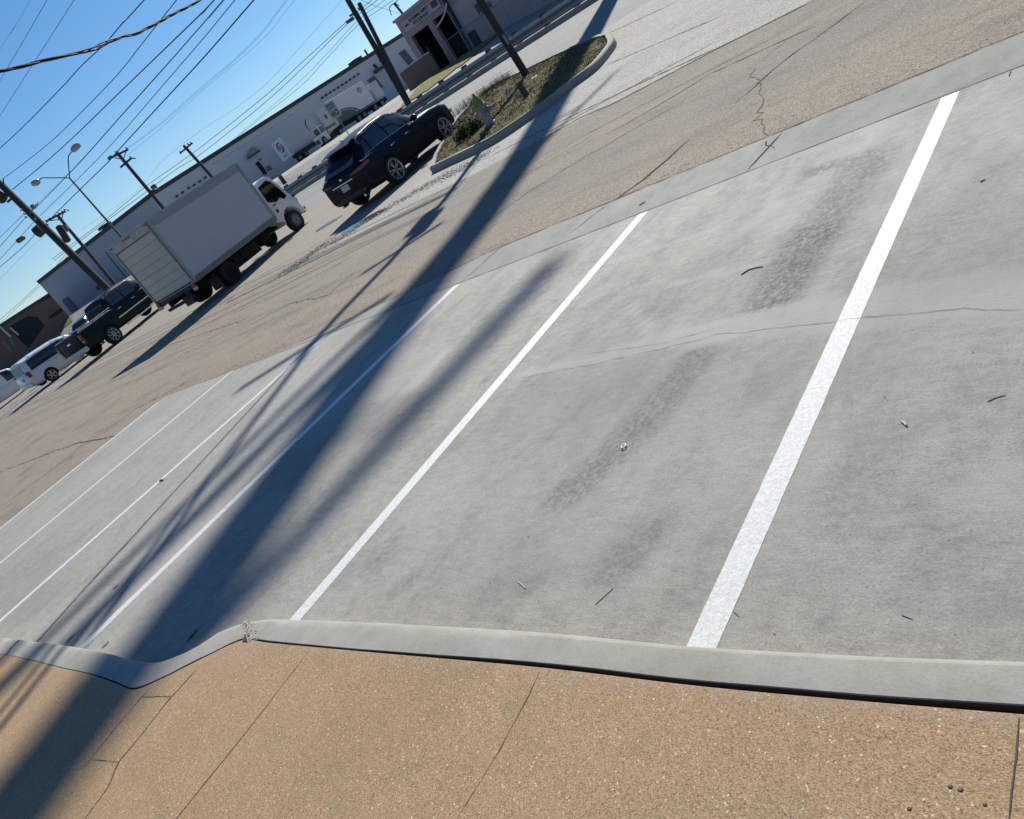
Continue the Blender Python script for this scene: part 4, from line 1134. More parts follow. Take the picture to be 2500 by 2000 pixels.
def wquad(nm, P, mat, w_=1, off=.06, th=.05, parent=None):
    n = n2 if w_ else n1
    F = [onw(*p, w_, off) for p in P]; mb = MB(); k = len(F)
    mb.v += F + [f - n*th for f in F]
    mb.face(range(k)); mb.face(range(2*k-1, k-1, -1))
    for i in range(k): mb.face((i, k+i, k+(i+1) % k, (i+1) % k))
    return wp(mb.build(nm, mat))
wquad('door', ((623,399),(632,393.5),(653,423),(644.5,428)), m_dark)
wquad('window', ((646.5,408),(658,403),(666,413),(654,419)), simple('dull_window', (.12, .14, .17), .4))
wquad('awning', ((604,379),(615,358),(636,368),(606,388)), simple('awning_grey', (.20, .22, .24), .7), off=1.0, th=.9)
wquad('awning_edge', ((604,385),(635,366),(636.5,368),(606,388)), m_cap, off=1.06)
wquad('wall_seam', ((520,401),(718,277),(718.5,278),(520.5,402)), m_ww2)
wquad('door', ((896,196),(914,184),(935,212),(920,222)), simple('grey_door', (.10, .11, .13), .7))
wquad('door', ((973,130),(988,120),(1010,148),(998,160)), simple('grey_door', (.10, .11, .13), .7))
wquad('canopy', ((915,171),(944,154),(948,158),(921,177)), m_cap, off=1.2, th=1.0)
wquad('drain_pipe', ((352,510),(353.5,509),(376,540),(374.5,541)), m_ww2)
wquad('vent', ((630,390),(638,386),(640,388),(632,392)), m_cap)
for P in [(432,479),(446,470),(461,459),(474,452),(488,443),(501,434)] + [(787+9.7*i, 239-6.35*i) for i in range(10)]:
    q = onw(P[0], P[1], 1, .15); mb = MB(); mb.box(q, (.28, .28, .22)); wp(mb.build('wall_light', m_cap))
wquad('louvre_panel', ((150,734.5),(165,724.5),(192,755),(176.5,765)), simple('blue_panel', (.035, .06, .11), .6), 0)
for k in range(7):
    t = (k+.6)/7.4; a = Vector((150, 734.5)).lerp(Vector((176.5, 765)), t); b = Vector((165, 724.5)).lerp(Vector((192, 755)), t)
    a2 = a.lerp(b, .12); b2 = a.lerp(b, .88-.1*(k % 3)); e = Vector((.9, 1.0))
    wquad('panel_line', (tuple(a2), tuple(b2), tuple(b2+e), tuple(a2+e)), simple('panel_pale', (.20, .24, .30), .6), 0, .12)
wquad('wall_stain', ((233,700),(241,696),(246,706),(238,710)), simple('stain_grey', (.08, .09, .12), .9), 0)
wquad('wall_pipe', ((257,617),(258,616),(313,685),(312,686)), m_cap, 0)
# roof bits
for (px, py, sx, sy) in ((255,549,1.5,.35),(877,140,1.6,.4),(905,120,.2,1.0)):
    q = atzr(px, py, ZR+.3) - n2*2; mb = MB(); mb.box(q, (sx, sx, sy)); wp(mb.build('roof_unit', m_cap))

# grey shop front (parallel to the street)
YF = 53.9
def F(px, py, dy=0): return aty(px, py, YF-dy)
tl = F(965, 56); zt = tl.z
m_sh = simple('shop_wall', (.30, .235, .245), .85, var=.14, scale=.5); m_sh2 = simple('shop_wall_pale', (.36, .31, .32), .85, var=.1, scale=.5)
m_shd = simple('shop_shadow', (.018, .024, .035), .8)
sh = empty('shop_building', (tl.x+6, YF, T(tl.x+6, YF)), 'grey shop building with open dark bays and a sign board over them', 'building')
sinv = sh.matrix_world.inverted()
def sp_(o): o.parent = sh; o.matrix_parent_inverse = sinv; return o
a = F(1001, 87); b = F(1044, 60); a2 = F(1061, 61.5); b2 = F(1095, 36)
zb = min(a.z, b.z); zfl = T(-40, YF) - .4
xr = 20
mb = MB()
def fbox(x0, x1, z0, z1, y0, y1): mb.box(((x0+x1)/2, (y0+y1)/2, (z0+z1)/2), (abs(x1-x0), abs(y1-y0), abs(z1-z0)))
fbox(tl.x, xr, zb, zt, YF, YF+.4)                     # fascia
fbox(tl.x, a.x, zfl, zb-.002, YF, YF+.4)
fbox(b.x, a2.x, zfl, zb-.002, YF, YF+.4)
sp_(mb.build('wall', m_sh))
mb = MB(); fbox(b2.x, xr, zfl, zb-.003, YF+.003, YF+.4); sp_(mb.build('side_wall', m_sh2))
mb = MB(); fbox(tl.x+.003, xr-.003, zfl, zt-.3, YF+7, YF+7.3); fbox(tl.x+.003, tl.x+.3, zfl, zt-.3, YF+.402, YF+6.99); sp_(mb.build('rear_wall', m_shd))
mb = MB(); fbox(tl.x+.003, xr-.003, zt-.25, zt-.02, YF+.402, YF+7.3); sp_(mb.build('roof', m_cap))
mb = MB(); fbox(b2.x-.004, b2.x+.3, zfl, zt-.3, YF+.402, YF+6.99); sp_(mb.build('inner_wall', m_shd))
mb = MB(); fbox(tl.x-.15, xr, zt+.002, zt+.2, YF-.1, YF+.5); sp_(mb.build('coping', m_sh2))
mb = MB(); q = F(1092, 8); q2 = F(1160, 118); fbox(q.x-.12, q.x+.12, zfl, zt-.4, YF-.3, YF-.06); sp_(mb.build('downpipe', m_cap))
q = [F(*p, .05) for p in ((1141,83),(1158,71.5),(1180,97),(1156,114))]
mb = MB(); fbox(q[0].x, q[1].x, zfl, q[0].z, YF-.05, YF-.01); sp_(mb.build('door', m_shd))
# sign board
s0 = F(979, 57, .15); s1 = F(1062.5, -9.7, .15); s2 = F(1077.7, 12.5, .15)
SZT = (s0.z+s1.z)/2; SZB = F(994, 79, .15).z
mb = MB(); fbox(s0.x, s1.x, SZB, SZT, YF-.15, YF-.02); sb = sp_(mb.build('sign_board', simple('sign_face', (.36, .34, .38), .7, var=.1)))
m_ink = simple('sign_ink', (.035, .03, .045), .7)
def text3(s_, size, loc, rot, mat, nm='lettering', ext=.015, parent=None, align='LEFT', sx=1):
    cu = bpy.data.curves.new(nm, 'FONT'); cu.body = s_; cu.size = size; cu.extrude = ext; cu.align_x = align
    o = bpy.data.objects.new(nm, cu); col.objects.link(o)
    bpy.context.view_layer.update(); dg = bpy.context.evaluated_depsgraph_get()
    me = bpy.data.meshes.new_from_object(o.evaluated_get(dg)); bpy.data.objects.remove(o)
    me.materials.clear(); me.materials.append(mat)
    o = bpy.data.objects.new(nm, me); col.objects.link(o)
    if rot is None: m = Matrix.Rotation(math.pi/2, 4, 'X')
    else: m = rot.to_4x4()
    o.matrix_world = Matrix.Translation(Vector(loc)) @ m @ Matrix.Diagonal((sx, 1, 1, 1))
    if parent:
        o.parent = parent; o.matrix_parent_inverse = parent.matrix_world.inverted()
    return o
W_ = s1.x - s0.x; H_ = SZT-SZB
text3('FLOORING SUPPLY', H_*.42, (s0.x+W_*.19, YF-.18, SZB+H_*.55), None, m_ink, parent=sh, sx=W_*.56/(H_*.42*8.6))
text3('972-278-5521', H_*.42, (s0.x+W_*.25, YF-.18, SZB+H_*.12), None, m_ink, parent=sh, sx=W_*.52/(H_*.42*6.6))
mb = MB(); fbox(s0.x+.2, s0.x+W_*.15, SZB+.35, SZT-.3, YF-.18, YF-.155); fbox(s1.x-W_*.19, s1.x-.15, SZB+.2, SZT-.15, YF-.18, YF-.155); sp_(mb.build('sign_picture', simple('sign_maroon', (.06, .045, .055), .7, var=.5, scale=4)))
for k, t_ in enumerate(('SALES', 'TILE', 'WOOD', 'CARPET')):
    q = F(1154+4.2*k, 13+6.0*k, .05); text3(t_, .42, (q.x, YF-.03, q.z-.3), None, m_ink, parent=sh)
# roof mast and hanging cables
mA = F(989, 37, -1); mB = F(962, 8, -1)
mb = MB(); mb.tube([(mA.x, mA.y, zt-.4), mB], .10, 8); sp_(mb.build('mast', m_cap, smooth=True))
mb = MB(); mb.tube(catmull([F(*p, .5) for p in ((1090,8),(1087,27),(1079,48),(1066,67))], 6), .07, 6); sp_(mb.build('hanging_cable', simple('cable_pale', (.5, .5, .5), .5), smooth=True))
mb = MB(); mb.tube(catmull([F(*p, .3) for p in ((975,15),(966,5),(985,-8))], 6), .035, 5); mb.tube(catmull([F(*p, .3) for p in ((962,8),(951,18),(953,30),(957,38))], 6), .035, 5); sp_(mb.build('cable', m_cap))
# maroon fence panel with a pale top rail, and chain link rail
fz = lambda px, py, y: aty(px, py, y)
YP = 50.5
p0 = fz(976, 179, YP); p1 = fz(1052, 130, YP)
pf = empty('fence_panel', (p0.x, YP, T(p0.x, YP)), 'solid brownish fence panel with a thin pale top rail before the shop bays', 'fence')
mb = MB(); mb.box(((p0.x+p1.x)/2, YP, (p0.z+.8)/2), (p1.x-p0.x, .12, p0.z-.8)); o = mb.build('panel', simple('panel_brown', (.14, .10, .082), .8, var=.2, scale=.8)); o.parent = pf; o.matrix_parent_inverse = pf.matrix_world.inverted()
mb = MB(); mb.tube([(p0.x, YP-.1, p0.z+.03), (p1.x, YP-.1, p0.z+.03)], .04, 6); o = mb.build('top_rail', simple('rail_pale', (.5, .5, .5), .4)); o.parent = pf; o.matrix_parent_inverse = pf.matrix_world.inverted()
mb = MB(); mb.lathe([(-.05, .03), (0, .09), (.08, .03)], 'z', 8, (p1.x, YP-.1, p0.z+.3)); mb.tube([(p1.x, YP-.1, .9), (p1.x, YP-.1, p0.z+.28)], .05, 6); o = mb.build('post', m_wood); o.parent = pf; o.matrix_parent_inverse = pf.matrix_world.inverted()
YC = 51.5
q0 = fz(1085, 103, YC); q1 = fz(1182, 36, YC)
cf = empty('chain_link_fence', (q0.x, YC, T(q0.x, YC)), 'chain link fence with a bright top rail in front of the shop wall', 'fence')
ci = cf.matrix_world.inverted()
def cp(o): o.parent = cf; o.matrix_parent_inverse = ci
mb = MB(); mb.tube([(q0.x, YC, q0.z), (q1.x+10, YC, q0.z)], .035, 6); cp(mb.build('top_rail', simple('rail_grey', (.22, .23, .24), .4, metallic=.4)))
for k in range(8):
    x = q0.x + k*(q1.x+10-q0.x)/7; mb = MB(); mb.tube([(x, YC+.05, .8), (x, YC+.05, q0.z)], .03, 6); cp(mb.build('post', m_rail))
mb = MB(); n_ = 60
for k in range(n_):
    x = q0.x + k*(q1.x+10-q0.x)/n_; h = q0.z-1.4
    mb.tube([(x, YC, 1.4), (x+h*.5, YC, q0.z)], .006, 3, caps=False); mb.tube([(x+h*.5, YC+.01, 1.4), (x, YC+.01, q0.z)], .006, 3, caps=False)
cp(mb.build('mesh', m_rail, recalc=False))

# low brown building at the far left
m_br = simple('brown_wall', (.15, .095, .075), .9, var=.25, scale=.4); m_brd = simple('brown_dark', (.012, .014, .022), .8)
DB = 92
bb0 = atd(-60, 838, DB+6); bb1 = atd(112, 708, DB+10); zbt = atd(50, 757, DB).z
lb = empty('brown_building', (bb0.x, bb0.y, T(bb0.x, bb0.y)), 'low dark brown building with a wide dark opening at the far left', 'building')
li = lb.matrix_world.inverted()
def lp(o): o.parent = lb; o.matrix_parent_inverse = li; return o
o, n3 = wallmesh(bb0, bb1, .5, zbt, 14, 'wall', m_br); lp(o)
o, _ = wallmesh(bb0+n3*.15, bb1+n3*.15, zbt+.002, zbt+.35, 14.3, 'roof', m_cap); lp(o)
def onb(px, py, off): 
    r = ray(px, py); return EYE + r*(((bb0-EYE).dot(n3)+off)/r.dot(n3))
def bquad(nm, P, mat, off=.08):
    Fp = [onb(*p, off) for p in P]; k = len(Fp); mb = MB(); mb.v += Fp + [f-n3*.06 for f in Fp]; mb.face(range(k)); mb.face(range(2*k-1, k-1, -1))
    for i in range(k): mb.face((i, k+i, k+(i+1) % k, (i+1) % k))
    lp(mb.build(nm, mat))
bquad('opening', ((22,798),(68,772),(92,775),(108,796),(70,848),(50,832)), m_brd)
bquad('window', ((118,774),(148,752),(154,760),(124,778)), m_brd); bquad('band', ((86,738),(122,722),(124,726),(88,743)), m_brd)
bquad('wheel_mark', ((117,756),(124,752),(129,759),(122,764)), simple('pale_mark', (.16, .15, .15), .8), .12); bquad('wheel_mark_hole', ((120,757),(123,755),(126,759),(123,761)), m_brd, .2)
bquad('pale_panel', ((2,836),(10,830),(32,856),(24,862)), simple('pale_panel', (.13, .14, .16), .8)); bquad('pale_panel', ((14,818),(22,814),(40,846),(34,850)), simple('pale_panel', (.13, .14, .16), .8), .1)
mb = MB(); mb.tube([onb(0, 798, .4), onb(26, 822, .4)], .12, 5); lp(mb.build('pale_rail', simple('rail_pale', (.5, .5, .5), .4)))
mb = MB(); mb.tube([onb(25, 800, .4), onb(45, 818, .4)], .10, 5); lp(mb.build('pale_rail', simple('rail_pale', (.5, .5, .5), .4)))
# strip of dead grass before it
mb = MB(); GS = [at(*p) for p in ((60,866),(80,848),(110,822),(140,800),(172,775),(178,784),(140,815),(110,842),(90,862))]
mb.poly([(p.x, p.y, T(p.x, p.y)+.05) for p in GS]); tag(up(mb.build('dry_lawn', m_bank, recalc=False)), kind='structure')

# ---------------------------------------------------------------- delivery trucks across the street
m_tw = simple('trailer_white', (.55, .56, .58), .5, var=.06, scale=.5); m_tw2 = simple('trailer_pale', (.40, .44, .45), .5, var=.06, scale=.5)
m_grn = simple('livery_green', (.02, .11, .075), .5, var=.1, scale=.5); m_dkl = simple('livery_dark', (.03, .05, .07), .6)
def tbox(parent, A, B, C, h, nm, mat):
    """box from top corners A (left), B (near), C (right) hanging down by h"""
    A, B, C = [Vector(v) for v in (A, B, C)]; z = (A.z+B.z+C.z)/3
    for v in (A, B, C): v.z = z
    D_ = A+C-B; P = [A, B, C, D_]; mb = MB()
    mb.v += [v.copy() for v in P] + [v-Vector((0, 0, h)) for v in P]
    for q in ((0, 1, 2, 3), (4, 7, 6, 5), (0, 4, 5, 1), (1, 5, 6, 2), (2, 6, 7, 3), (3, 7, 4, 0)): mb.face(q)
    o = mb.build(nm, mat); o.parent = parent; o.matrix_parent_inverse = parent.matrix_world.inverted()
    return A, B, C, z
def flat(parent, O, U, V, pts, off, mat, nm, th=.02):
    """flat decal on the face spanned by unit vectors U, V from O"""
    n = U.cross(V).normalized()
    if n.dot(EYE-O) < 0: n = -n
    mb = MB(); P = [O + U*a + V*b + n*off for a, b in pts]; k = len(P)
    mb.v += P + [p-n*th for p in P]; mb.face(range(k)); mb.face(range(2*k-1, k-1, -1))
    for i in range(k): mb.face((i, k+i, k+(i+1) % k, (i+1) % k))
    o = mb.build(nm, mat); o.parent = parent; o.matrix_parent_inverse = parent.matrix_world.inverted()
def dwheel(parent, p, d, r=.5):
    n = Vector((d.y, -d.x, 0)).normalized()
    mb = MB(); mb.tube([p-n*.15, p+n*.15], r, 18); o = mb.build('wheel', m_tyre, smooth=True, angle=40); o.parent = parent; o.matrix_parent_inverse = parent.matrix_world.inverted()
    mb = MB(); mb.tube([p-n*.17, p+n*.17], r*.55, 14); q = mb.build('rim', simple('steel_wheel', (.16, .165, .17), .5)); q.parent = o; q.matrix_parent_inverse = Matrix.Identity(4)
V_ = Vector((0, 0, 1))
# trailer 1 with a logo panel
A, B, C = atd(661, 352, 100), atd(687, 337, 98.5), atd(757, 283, 103)
t1 = empty('box_trailer', (B.x, B.y, T(B.x, B.y)), 'white trailer with a crescent logo on its end, leftmost of the trucks across the street', 'trailer')
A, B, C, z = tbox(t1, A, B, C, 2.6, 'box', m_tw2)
U = (B-A).normalized(); U2 = (C-B).normalized()
wA = (B-A).length
def crescent(o, u, cx, cz, r, w0, a0, a1):
    P = []
    for i in range(13): a = a0+(a1-a0)*i/12; P.append((cx+math.cos(a)*r, cz+math.sin(a)*r))
    for i in range(12, -1, -1):
        a = a0+(a1-a0)*i/12; t = math.sin(math.pi*i/12); P.append((cx+math.cos(a)*(r-w0*t), cz+math.sin(a)*(r-w0*t)))
    return P
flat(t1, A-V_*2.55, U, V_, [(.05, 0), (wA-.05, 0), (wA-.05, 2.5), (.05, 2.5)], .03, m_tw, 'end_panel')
flat(t1, A-V_*2.55, U, V_, crescent(0, 0, wA*.5, 1.55, .6, .22, R(40), R(200)), .06, m_dkl, 'logo')
flat(t1, A-V_*2.55, U, V_, crescent(0, 0, wA*.5, 1.45, .6, .22, R(220), R(370)), .06, m_dkl, 'logo')
for k in range(3): flat(t1, A-V_*2.55, U, V_, [(wA*.25, 1.62-.2*k), (wA*.75, 1.62-.2*k), (wA*.75, 1.72-.2*k), (wA*.25, 1.72-.2*k)], .06, m_dkl, 'logo_line')
for k in range(2): flat(t1, A-V_*2.55, U, V_, [(wA*.3, .5-.2*k), (wA*.7, .5-.2*k), (wA*.7, .56-.2*k), (wA*.3, .56-.2*k)], .06, m_dkl, 'logo_line')
mb = MB(); mb.bar(B+U2*.3-V_*2.8, C-V_*2.8, 1.2, .5); o = mb.build('chassis', m_under); o.parent = t1; o.matrix_parent_inverse = t1.matrix_world.inverted()
for t in (.10, .28): p = B.lerp(C, t); p.z = z-3.25; dwheel(t1, p, U2)
# box truck with green stripe
A, B, C = atd(759, 281, 97), atd(770, 274, 96.2), atd(795, 256, 98.5)
t2 = empty('delivery_truck', (B.x, B.y, T(B.x, B.y)), 'white delivery truck with green stripe and green windows, between the two trailers', 'truck')
A, B, C, z = tbox(t2, A, B, C, 2.75, 'box', m_tw2); U2 = (C-B).normalized(); L2 = (C-B).length
U = (B-A).normalized()
flat(t2, B-V_*2.75, U2, V_, [(0, .35), (L2, .35), (L2, .62), (0, .62)], .03, m_grn, 'stripe')
flat(t2, B-V_*2.75, U2, V_, [(L2*.38, 1.5), (L2*.38+.45, 1.35), (L2*.38+.6, 1.8), (L2*.38+.15, 1.95)], .03, m_dkl, 'logo')
cf0 = A-U2*.3
ca, cb_, cc = cf0 - U2*1.4 - V_*1.55, cf0 - U2*1.4 + U*(B-A).length - V_*1.55, cf0 + U*(B-A).length - V_*1.55
tbox(t2, ca, cb_, cc, 1.9, 'cab', m_tw)
flat(t2, cb_-V_*.85, U2, V_, [(.15, 0), (1.25, 0), (1.2, .7), (.35, .7)], .04, simple('green_glass', (.02, .09, .075), .15), 'side_window')
flat(t2, ca-V_*.85, (cb_-ca).normalized(), V_, [(.08, 0), ((cb_-ca).length-.08, 0), ((cb_-ca).length-.08, .7), (.08, .7)], .04, simple('green_glass', (.02, .09, .075), .15), 'windscreen')
tbox(t2, ca-U2*1.0-V_*.95, cb_-U2*1.0-V_*.95, cb_-V_*.95, 1.0, 'hood', m_tw)
flat(t2, ca-U2*1.0-V_*1.8, (cb_-ca).normalized(), V_, [(.1, 0), ((cb_-ca).length-.1, 0), ((cb_-ca).length-.1, .5), (.1, .5)], .04, m_dkl, 'grille')
for q in (cb_-U2*.2, B.lerp(C, .75)): p = q.copy(); p.z = z-3.3; dwheel(t2, p, U2, .5)
mb = MB(); mb.bar(cb_-V_*2.2-U*.6, C-V_*3.0-U*.6, 1.0, .5); o = mb.build('chassis', m_under); o.parent = t2; o.matrix_parent_inverse = t2.matrix_world.inverted()
# wind deflector lettering drum
flat(t2, ca-U2*.4+V_*.05, (cb_-ca).normalized(), V_, crescent(0, 0, .6, .55, .75, .22, R(60), R(250)), .1, m_dkl, 'logo')
# long trailer with green arc
A, B, C = atd(791, 257, 95), atd(796, 253, 94.6), atd(881, 193.5, 99)
t3 = empty('semi_trailer', (B.x, B.y, T(B.x, B.y)), 'long white trailer with a green arc and oval logo, rightmost truck across the street', 'trailer')
A, B, C, z = tbox(t3, A, B, C, 2.85, 'box', m_tw); U2 = (C-B).normalized(); L3 = (C-B).length; O = B-V_*2.85
P = [(.05, .15)] + [(.05+L3*.50*(1-math.cos(R(90*i/14)))/1, .15+1.15*math.sin(R(90*i/14))) for i in range(8)] + [(L3*(.30+.22*i/6), .15+1.05*math.cos(R(90*i/6))) for i in range(7)]
flat(t3, O, U2, V_, [(.05, .15), (.05, .9), (L3*.12, 1.10), (L3*.24, 1.12), (L3*.36, .92), (L3*.46, .55), (L3*.52, .15)], .03, m_grn, 'green_arc')
flat(t3, O, U2, V_, [(.05, 1.05), (L3*.12, 1.28), (L3*.25, 1.32), (L3*.38, 1.12), (L3*.50, .70), (L3*.59, .15), (L3*.55, .15), (L3*.47, .60), (L3*.37, 1.0), (L3*.24, 1.2), (L3*.12, 1.17), (.05, .95)], .03, m_dkl, 'dark_arc')
flat(t3, O, U2, V_, [(0, 0), (L3, 0), (L3, .14), (0, .14)], .03, m_dkl, 'lower_rail')
mb = MB(); mb.tube([B+V_*.02, C+V_*.02], .05, 6); o = mb.build('roof_rail', m_chrome); o.parent = t3; o.matrix_parent_inverse = t3.matrix_world.inverted()
flat(t3, O, U2, V_, [(L3*.83+.45*math.cos(a), 2.1+.30*math.sin(a)) for a in frange(0, 6.0, 16)], .03, simple('oval_mauve', (.13, .10, .13), .6), 'logo')
for k in range(3): flat(t3, O, U2, V_, [(L3*.83-.36, 1.92+.13*k), (L3*.83+.36, 1.92+.13*k), (L3*.83+.36, 1.99+.13*k), (L3*.83-.36, 1.99+.13*k)], .055, m_tw, 'logo_line')
tbox(t3, C+U2*.6-V_*.7-U*1.0, C+U2*.6-V_*.7, C+U2*2.2-V_*.7, 2.0, 'tractor_cab', m_tw2)
mb = MB(); mb.bar(O+U2*.3-V_*.25-U*.7, O+U2*(L3+2.2)-V_*.35-U*.7, 1.0, .5); o = mb.build('chassis', m_under); o.parent = t3; o.matrix_parent_inverse = t3.matrix_world.inverted()
for t in (.45, .60, .92, 1.12): p = B + U2*L3*t; p.z = z-3.45; dwheel(t3, p, U2, .52)

# speed limit sign
DS = 38
q0, q1, q2, q3 = [atd(*p, DS) for p in ((797,254.5),(810,247),(828,284),(814.5,291))]
bs = atd(856, 341, DS); sg = empty('speed_limit_sign', (bs.x, bs.y, T(bs.x, bs.y)), 'white speed limit 40 sign on a thin post beyond the dark crossover', 'road sign')
si = sg.matrix_world.inverted()
cS = (q0+q1+q2+q3)/4; U = Vector((MC.col[0].x, MC.col[0].y, 0)); U = Vector((-FW.y, FW.x, 0)).normalized()*-1
fz_ = Vector((FW.x, FW.y, 0)).normalized(); U = fz_.cross(V_).normalized(); rotm = Matrix((U, V_, U.cross(V_))).transposed()
zt_ = max(q0.z, q1.z); sw_, sh_ = .50, .78
c_ = Vector((bs.x, bs.y, cS.z))
c_ = Vector((cS.x, cS.y, cS.z))
mb = MB(); mb.box(c_, (sw_, .02, sh_), Matrix.Rotation(math.atan2(U.y, U.x), 3, 'Z')); o = mb.build('sign_plate', simple('sign_white', (.30, .31, .32), .5)); o.parent = sg; o.matrix_parent_inverse = si
mb = MB(); mb.tube([(c_.x+fz_.x*.05, c_.y+fz_.y*.05, T(bs.x, bs.y)-.2), (c_.x+fz_.x*.05, c_.y+fz_.y*.05, c_.z+.35)], .025, 6); o = mb.build('post', m_rail); o.parent = sg; o.matrix_parent_inverse = si
for s_, sz, dz in (('SPEED', .15, .22), ('LIMIT', .15, .07), ('40', .40, -.30)):
    text3(s_, sz, c_ - fz_*.02 + V_*dz, rotm, m_ink, parent=sg, align='CENTER', ext=.004)

# ================================================================== POLES AND WIRES
m_pole = simple('weathered_pole', (.035, .034, .030), .9, var=.3, scale=5); m_polefar = simple('pole_far', (.05, .05, .05), .9, var=.2)
m_wire = simple('wire_black', (.010, .012, .018), .7); m_can = simple('transformer_grey', (.09, .10, .105), .6, var=.15); m_ins = simple('insulator', (.16, .18, .19), .5)
def polex(name, label, pb, pt, D, r0, r1, mat=m_pole, group=None, Dt=None):
    b = atd(*pb, D); t = atd(*pt, Dt or D); d = (t-b).normalized(); g = T(b.x, b.y)
    base = b + d*((g-.3-b.z)/d.z)
    e = empty(name, (base.x, base.y, g), label, 'utility pole' if 'lamp' not in name else 'street lamp', group=group)
    mb = MB(); mb.tube([base, base.lerp(t, .33), base.lerp(t, .66), t], r0, 12, r2=r1); o = mb.build('pole', mat, smooth=True); adopt(o, e)
    return e, base, t
def adopt(o, e): o.parent = e; o.matrix_parent_inverse = e.matrix_world.inverted(); return o
def arm(e, pa, pb, D, th, nm='crossarm', mat=None):
    mb = MB(); mb.bar(atd(*pa, D), atd(*pb, D), th, th*1.1); return adopt(mb.build(nm, mat or m_polefar), e)
def can(e, pa, pb, D, r, nm='transformer', mat=None):
    mb = MB(); a, b = atd(*pa, D), atd(*pb, D); d = (b-a); mb.tube([a, a+d*.06, a+d*.94, b], lambda t: r*(.7 if t in (0, 1) else 1), 14); return adopt(mb.build(nm, mat or m_can, smooth=True), e)
def ins(e, px, D, r=.09):
    p = atd(*px, D); r *= .6; mb = MB(); mb.lathe([(-r, r*.4), (-r*.3, r), (0, r*.6), (r*.4, r), (r*1.3, r*.3)], 'z', 8, p); adopt(mb.build('insulator', m_ins, smooth=True), e)

PG = 'utility poles along the street'
ib = at(1295, 200); ib.z = T(ib.x, ib.y)
lean = Vector((-.038, -.028, 1)) + Vector((.015, -.020, 0))
IPH = 14.0
ip = empty('utility_pole', ib, 'near dark leaning wooden utility pole rising from the grassy island', 'utility pole', group=PG)
mb = MB(); mb.tube([ib + lean*h for h in (-.2, 3, 7, 11, IPH)], .115, 14, r2=.09); adopt(mb.build('pole', m_pole, smooth=True), ip)
def ipz(h): return ib + lean*h
for h, L in ((13.6, 2.4), (10.6, 1.6)):
    d = Vector((.75, .66, 0)).normalized(); mb = MB(); mb.bar(ipz(h)-d*L/2, ipz(h)+d*L/2, .09, .11); adopt(mb.build('crossarm', m_pole), ip)
for dz, s_ in ((9.6, -1), (9.4, 1)):
    p = ipz(dz) + Vector((.66*s_, -.75*s_, 0))*.38; mb = MB(); mb.tube([p-V_*.5, p-V_*.42, p+V_*.42, p+V_*.5], .24, 12); adopt(mb.build('transformer', m_can, smooth=True), ip)
mb = MB(); mb.bar(ipz(1.2)+Vector((.1, -.08, 0)), ipz(1.5)+Vector((.1, -.08, 0)), .03, .08); adopt(mb.build('tag_plate', m_ins), ip)
# tall steel monopole beside the street (outside the frame; throws the wide shadow)
mpB = Vector((-19.75, 36.4, T(-19.75, 36.4))); mpl = Vector((-.046, 0, 1))
mp = empty('steel_monopole', mpB, 'tall tapering steel monopole across the street whose wide shadow crosses the parking pad', 'pole')
mb = MB(); mb.tube([mpB + mpl*h for h in (-.5, 9, 18, 27, 39)], .52, 20, r2=.47); adopt(mb.build('shaft', m_rail, smooth=True), mp)
for (dx, dy, h, L, r_) in ((1.35, 0, 31.0, 4.2, .16), (1.1, 0, 21.5, 3.0, .07)):  # unseen crossbars added to cast the faint soft shadows on the ground
    p = mpB + mpl*h; q = Vector((p.x+dx, p.y, p.z)); mb = MB(); mb.tube([q-Vector((0, L/2, 0)), q+Vector((0, L/2, 0))], r_, 8); adopt(mb.build('bracket', m_rail), mp)  # this bracket is an added unseen crossbar, there only for its shadow
    mb = MB(); mb.tube([p, q], .05, 6); adopt(mb.build('arm', m_rail), mp)

lp_, lb_, lt_ = polex('utility_pole', 'thick dark leaning utility pole at the left with equipment boxes', (285, 728), (-70, 380), 50, .25, .20, group=PG)
can(lp_, (143, 552), (166, 590), 49.3, .22, 'equipment_box', m_pole); can(lp_, (-8, 476), (10, 486), 50, .34, 'transformer', m_pole)
mb = MB(); mb.tube(catmull([atd(*p, 50) for p in ((18,494),(28,486),(38,488),(48,497))], 5), .07, 6); adopt(mb.build('bracket', m_pole), lp_)
arm(lp_, (8, 436), (9, 450), 50, .06, 'bracket'); arm(lp_, (20, 478), (6, 484), 50, .10, 'bracket'); can(lp_, (78, 502), (84, 508), 49.5, .16, 'white_fitting', m_ins); arm(lp_, (72, 522), (90, 498), 49.5, .06, 'bracket', m_ins); arm(lp_, (92, 504), (92, 494), 49.5, .04, 'bracket')
for px in ((52,513),(60,522),(64,530),(86,536),(116,548)): ins(lp_, px, 49.6, .11)
p1, _, _ = polex('utility_pole', 'slim utility pole with a transformer can between the thick left pole and the warehouse', (284, 698), (141, 527), 62, .15, .12, m_polefar, PG)
arm(p1, (112, 541), (160, 516), 62, .13); arm(p1, (150, 538), (154, 522), 62, .06, 'brace'); arm(p1, (118, 539), (148, 536), 62, .06, 'brace'); can(p1, (155, 550), (166, 563), 61.6, .20)
for px in ((112,539),(122,533),(137,526),(144,521),(152,516),(158,512),(166,513)): ins(p1, px, 62, .14)
p2, _, _ = polex('utility_pole', 'utility pole with two crossarms rising behind the box truck', (402, 512), (285, 372), 76, .20, .16, m_polefar, PG)
arm(p2, (270, 386), (313, 365), 76, .16); arm(p2, (294, 409), (321, 386), 76, .16); arm(p2, (302, 387), (308, 370), 76, .07, 'brace'); arm(p2, (280, 386), (300, 388), 76, .07, 'brace'); arm(p2, (321, 386), (331, 387), 76, .09, 'bracket')
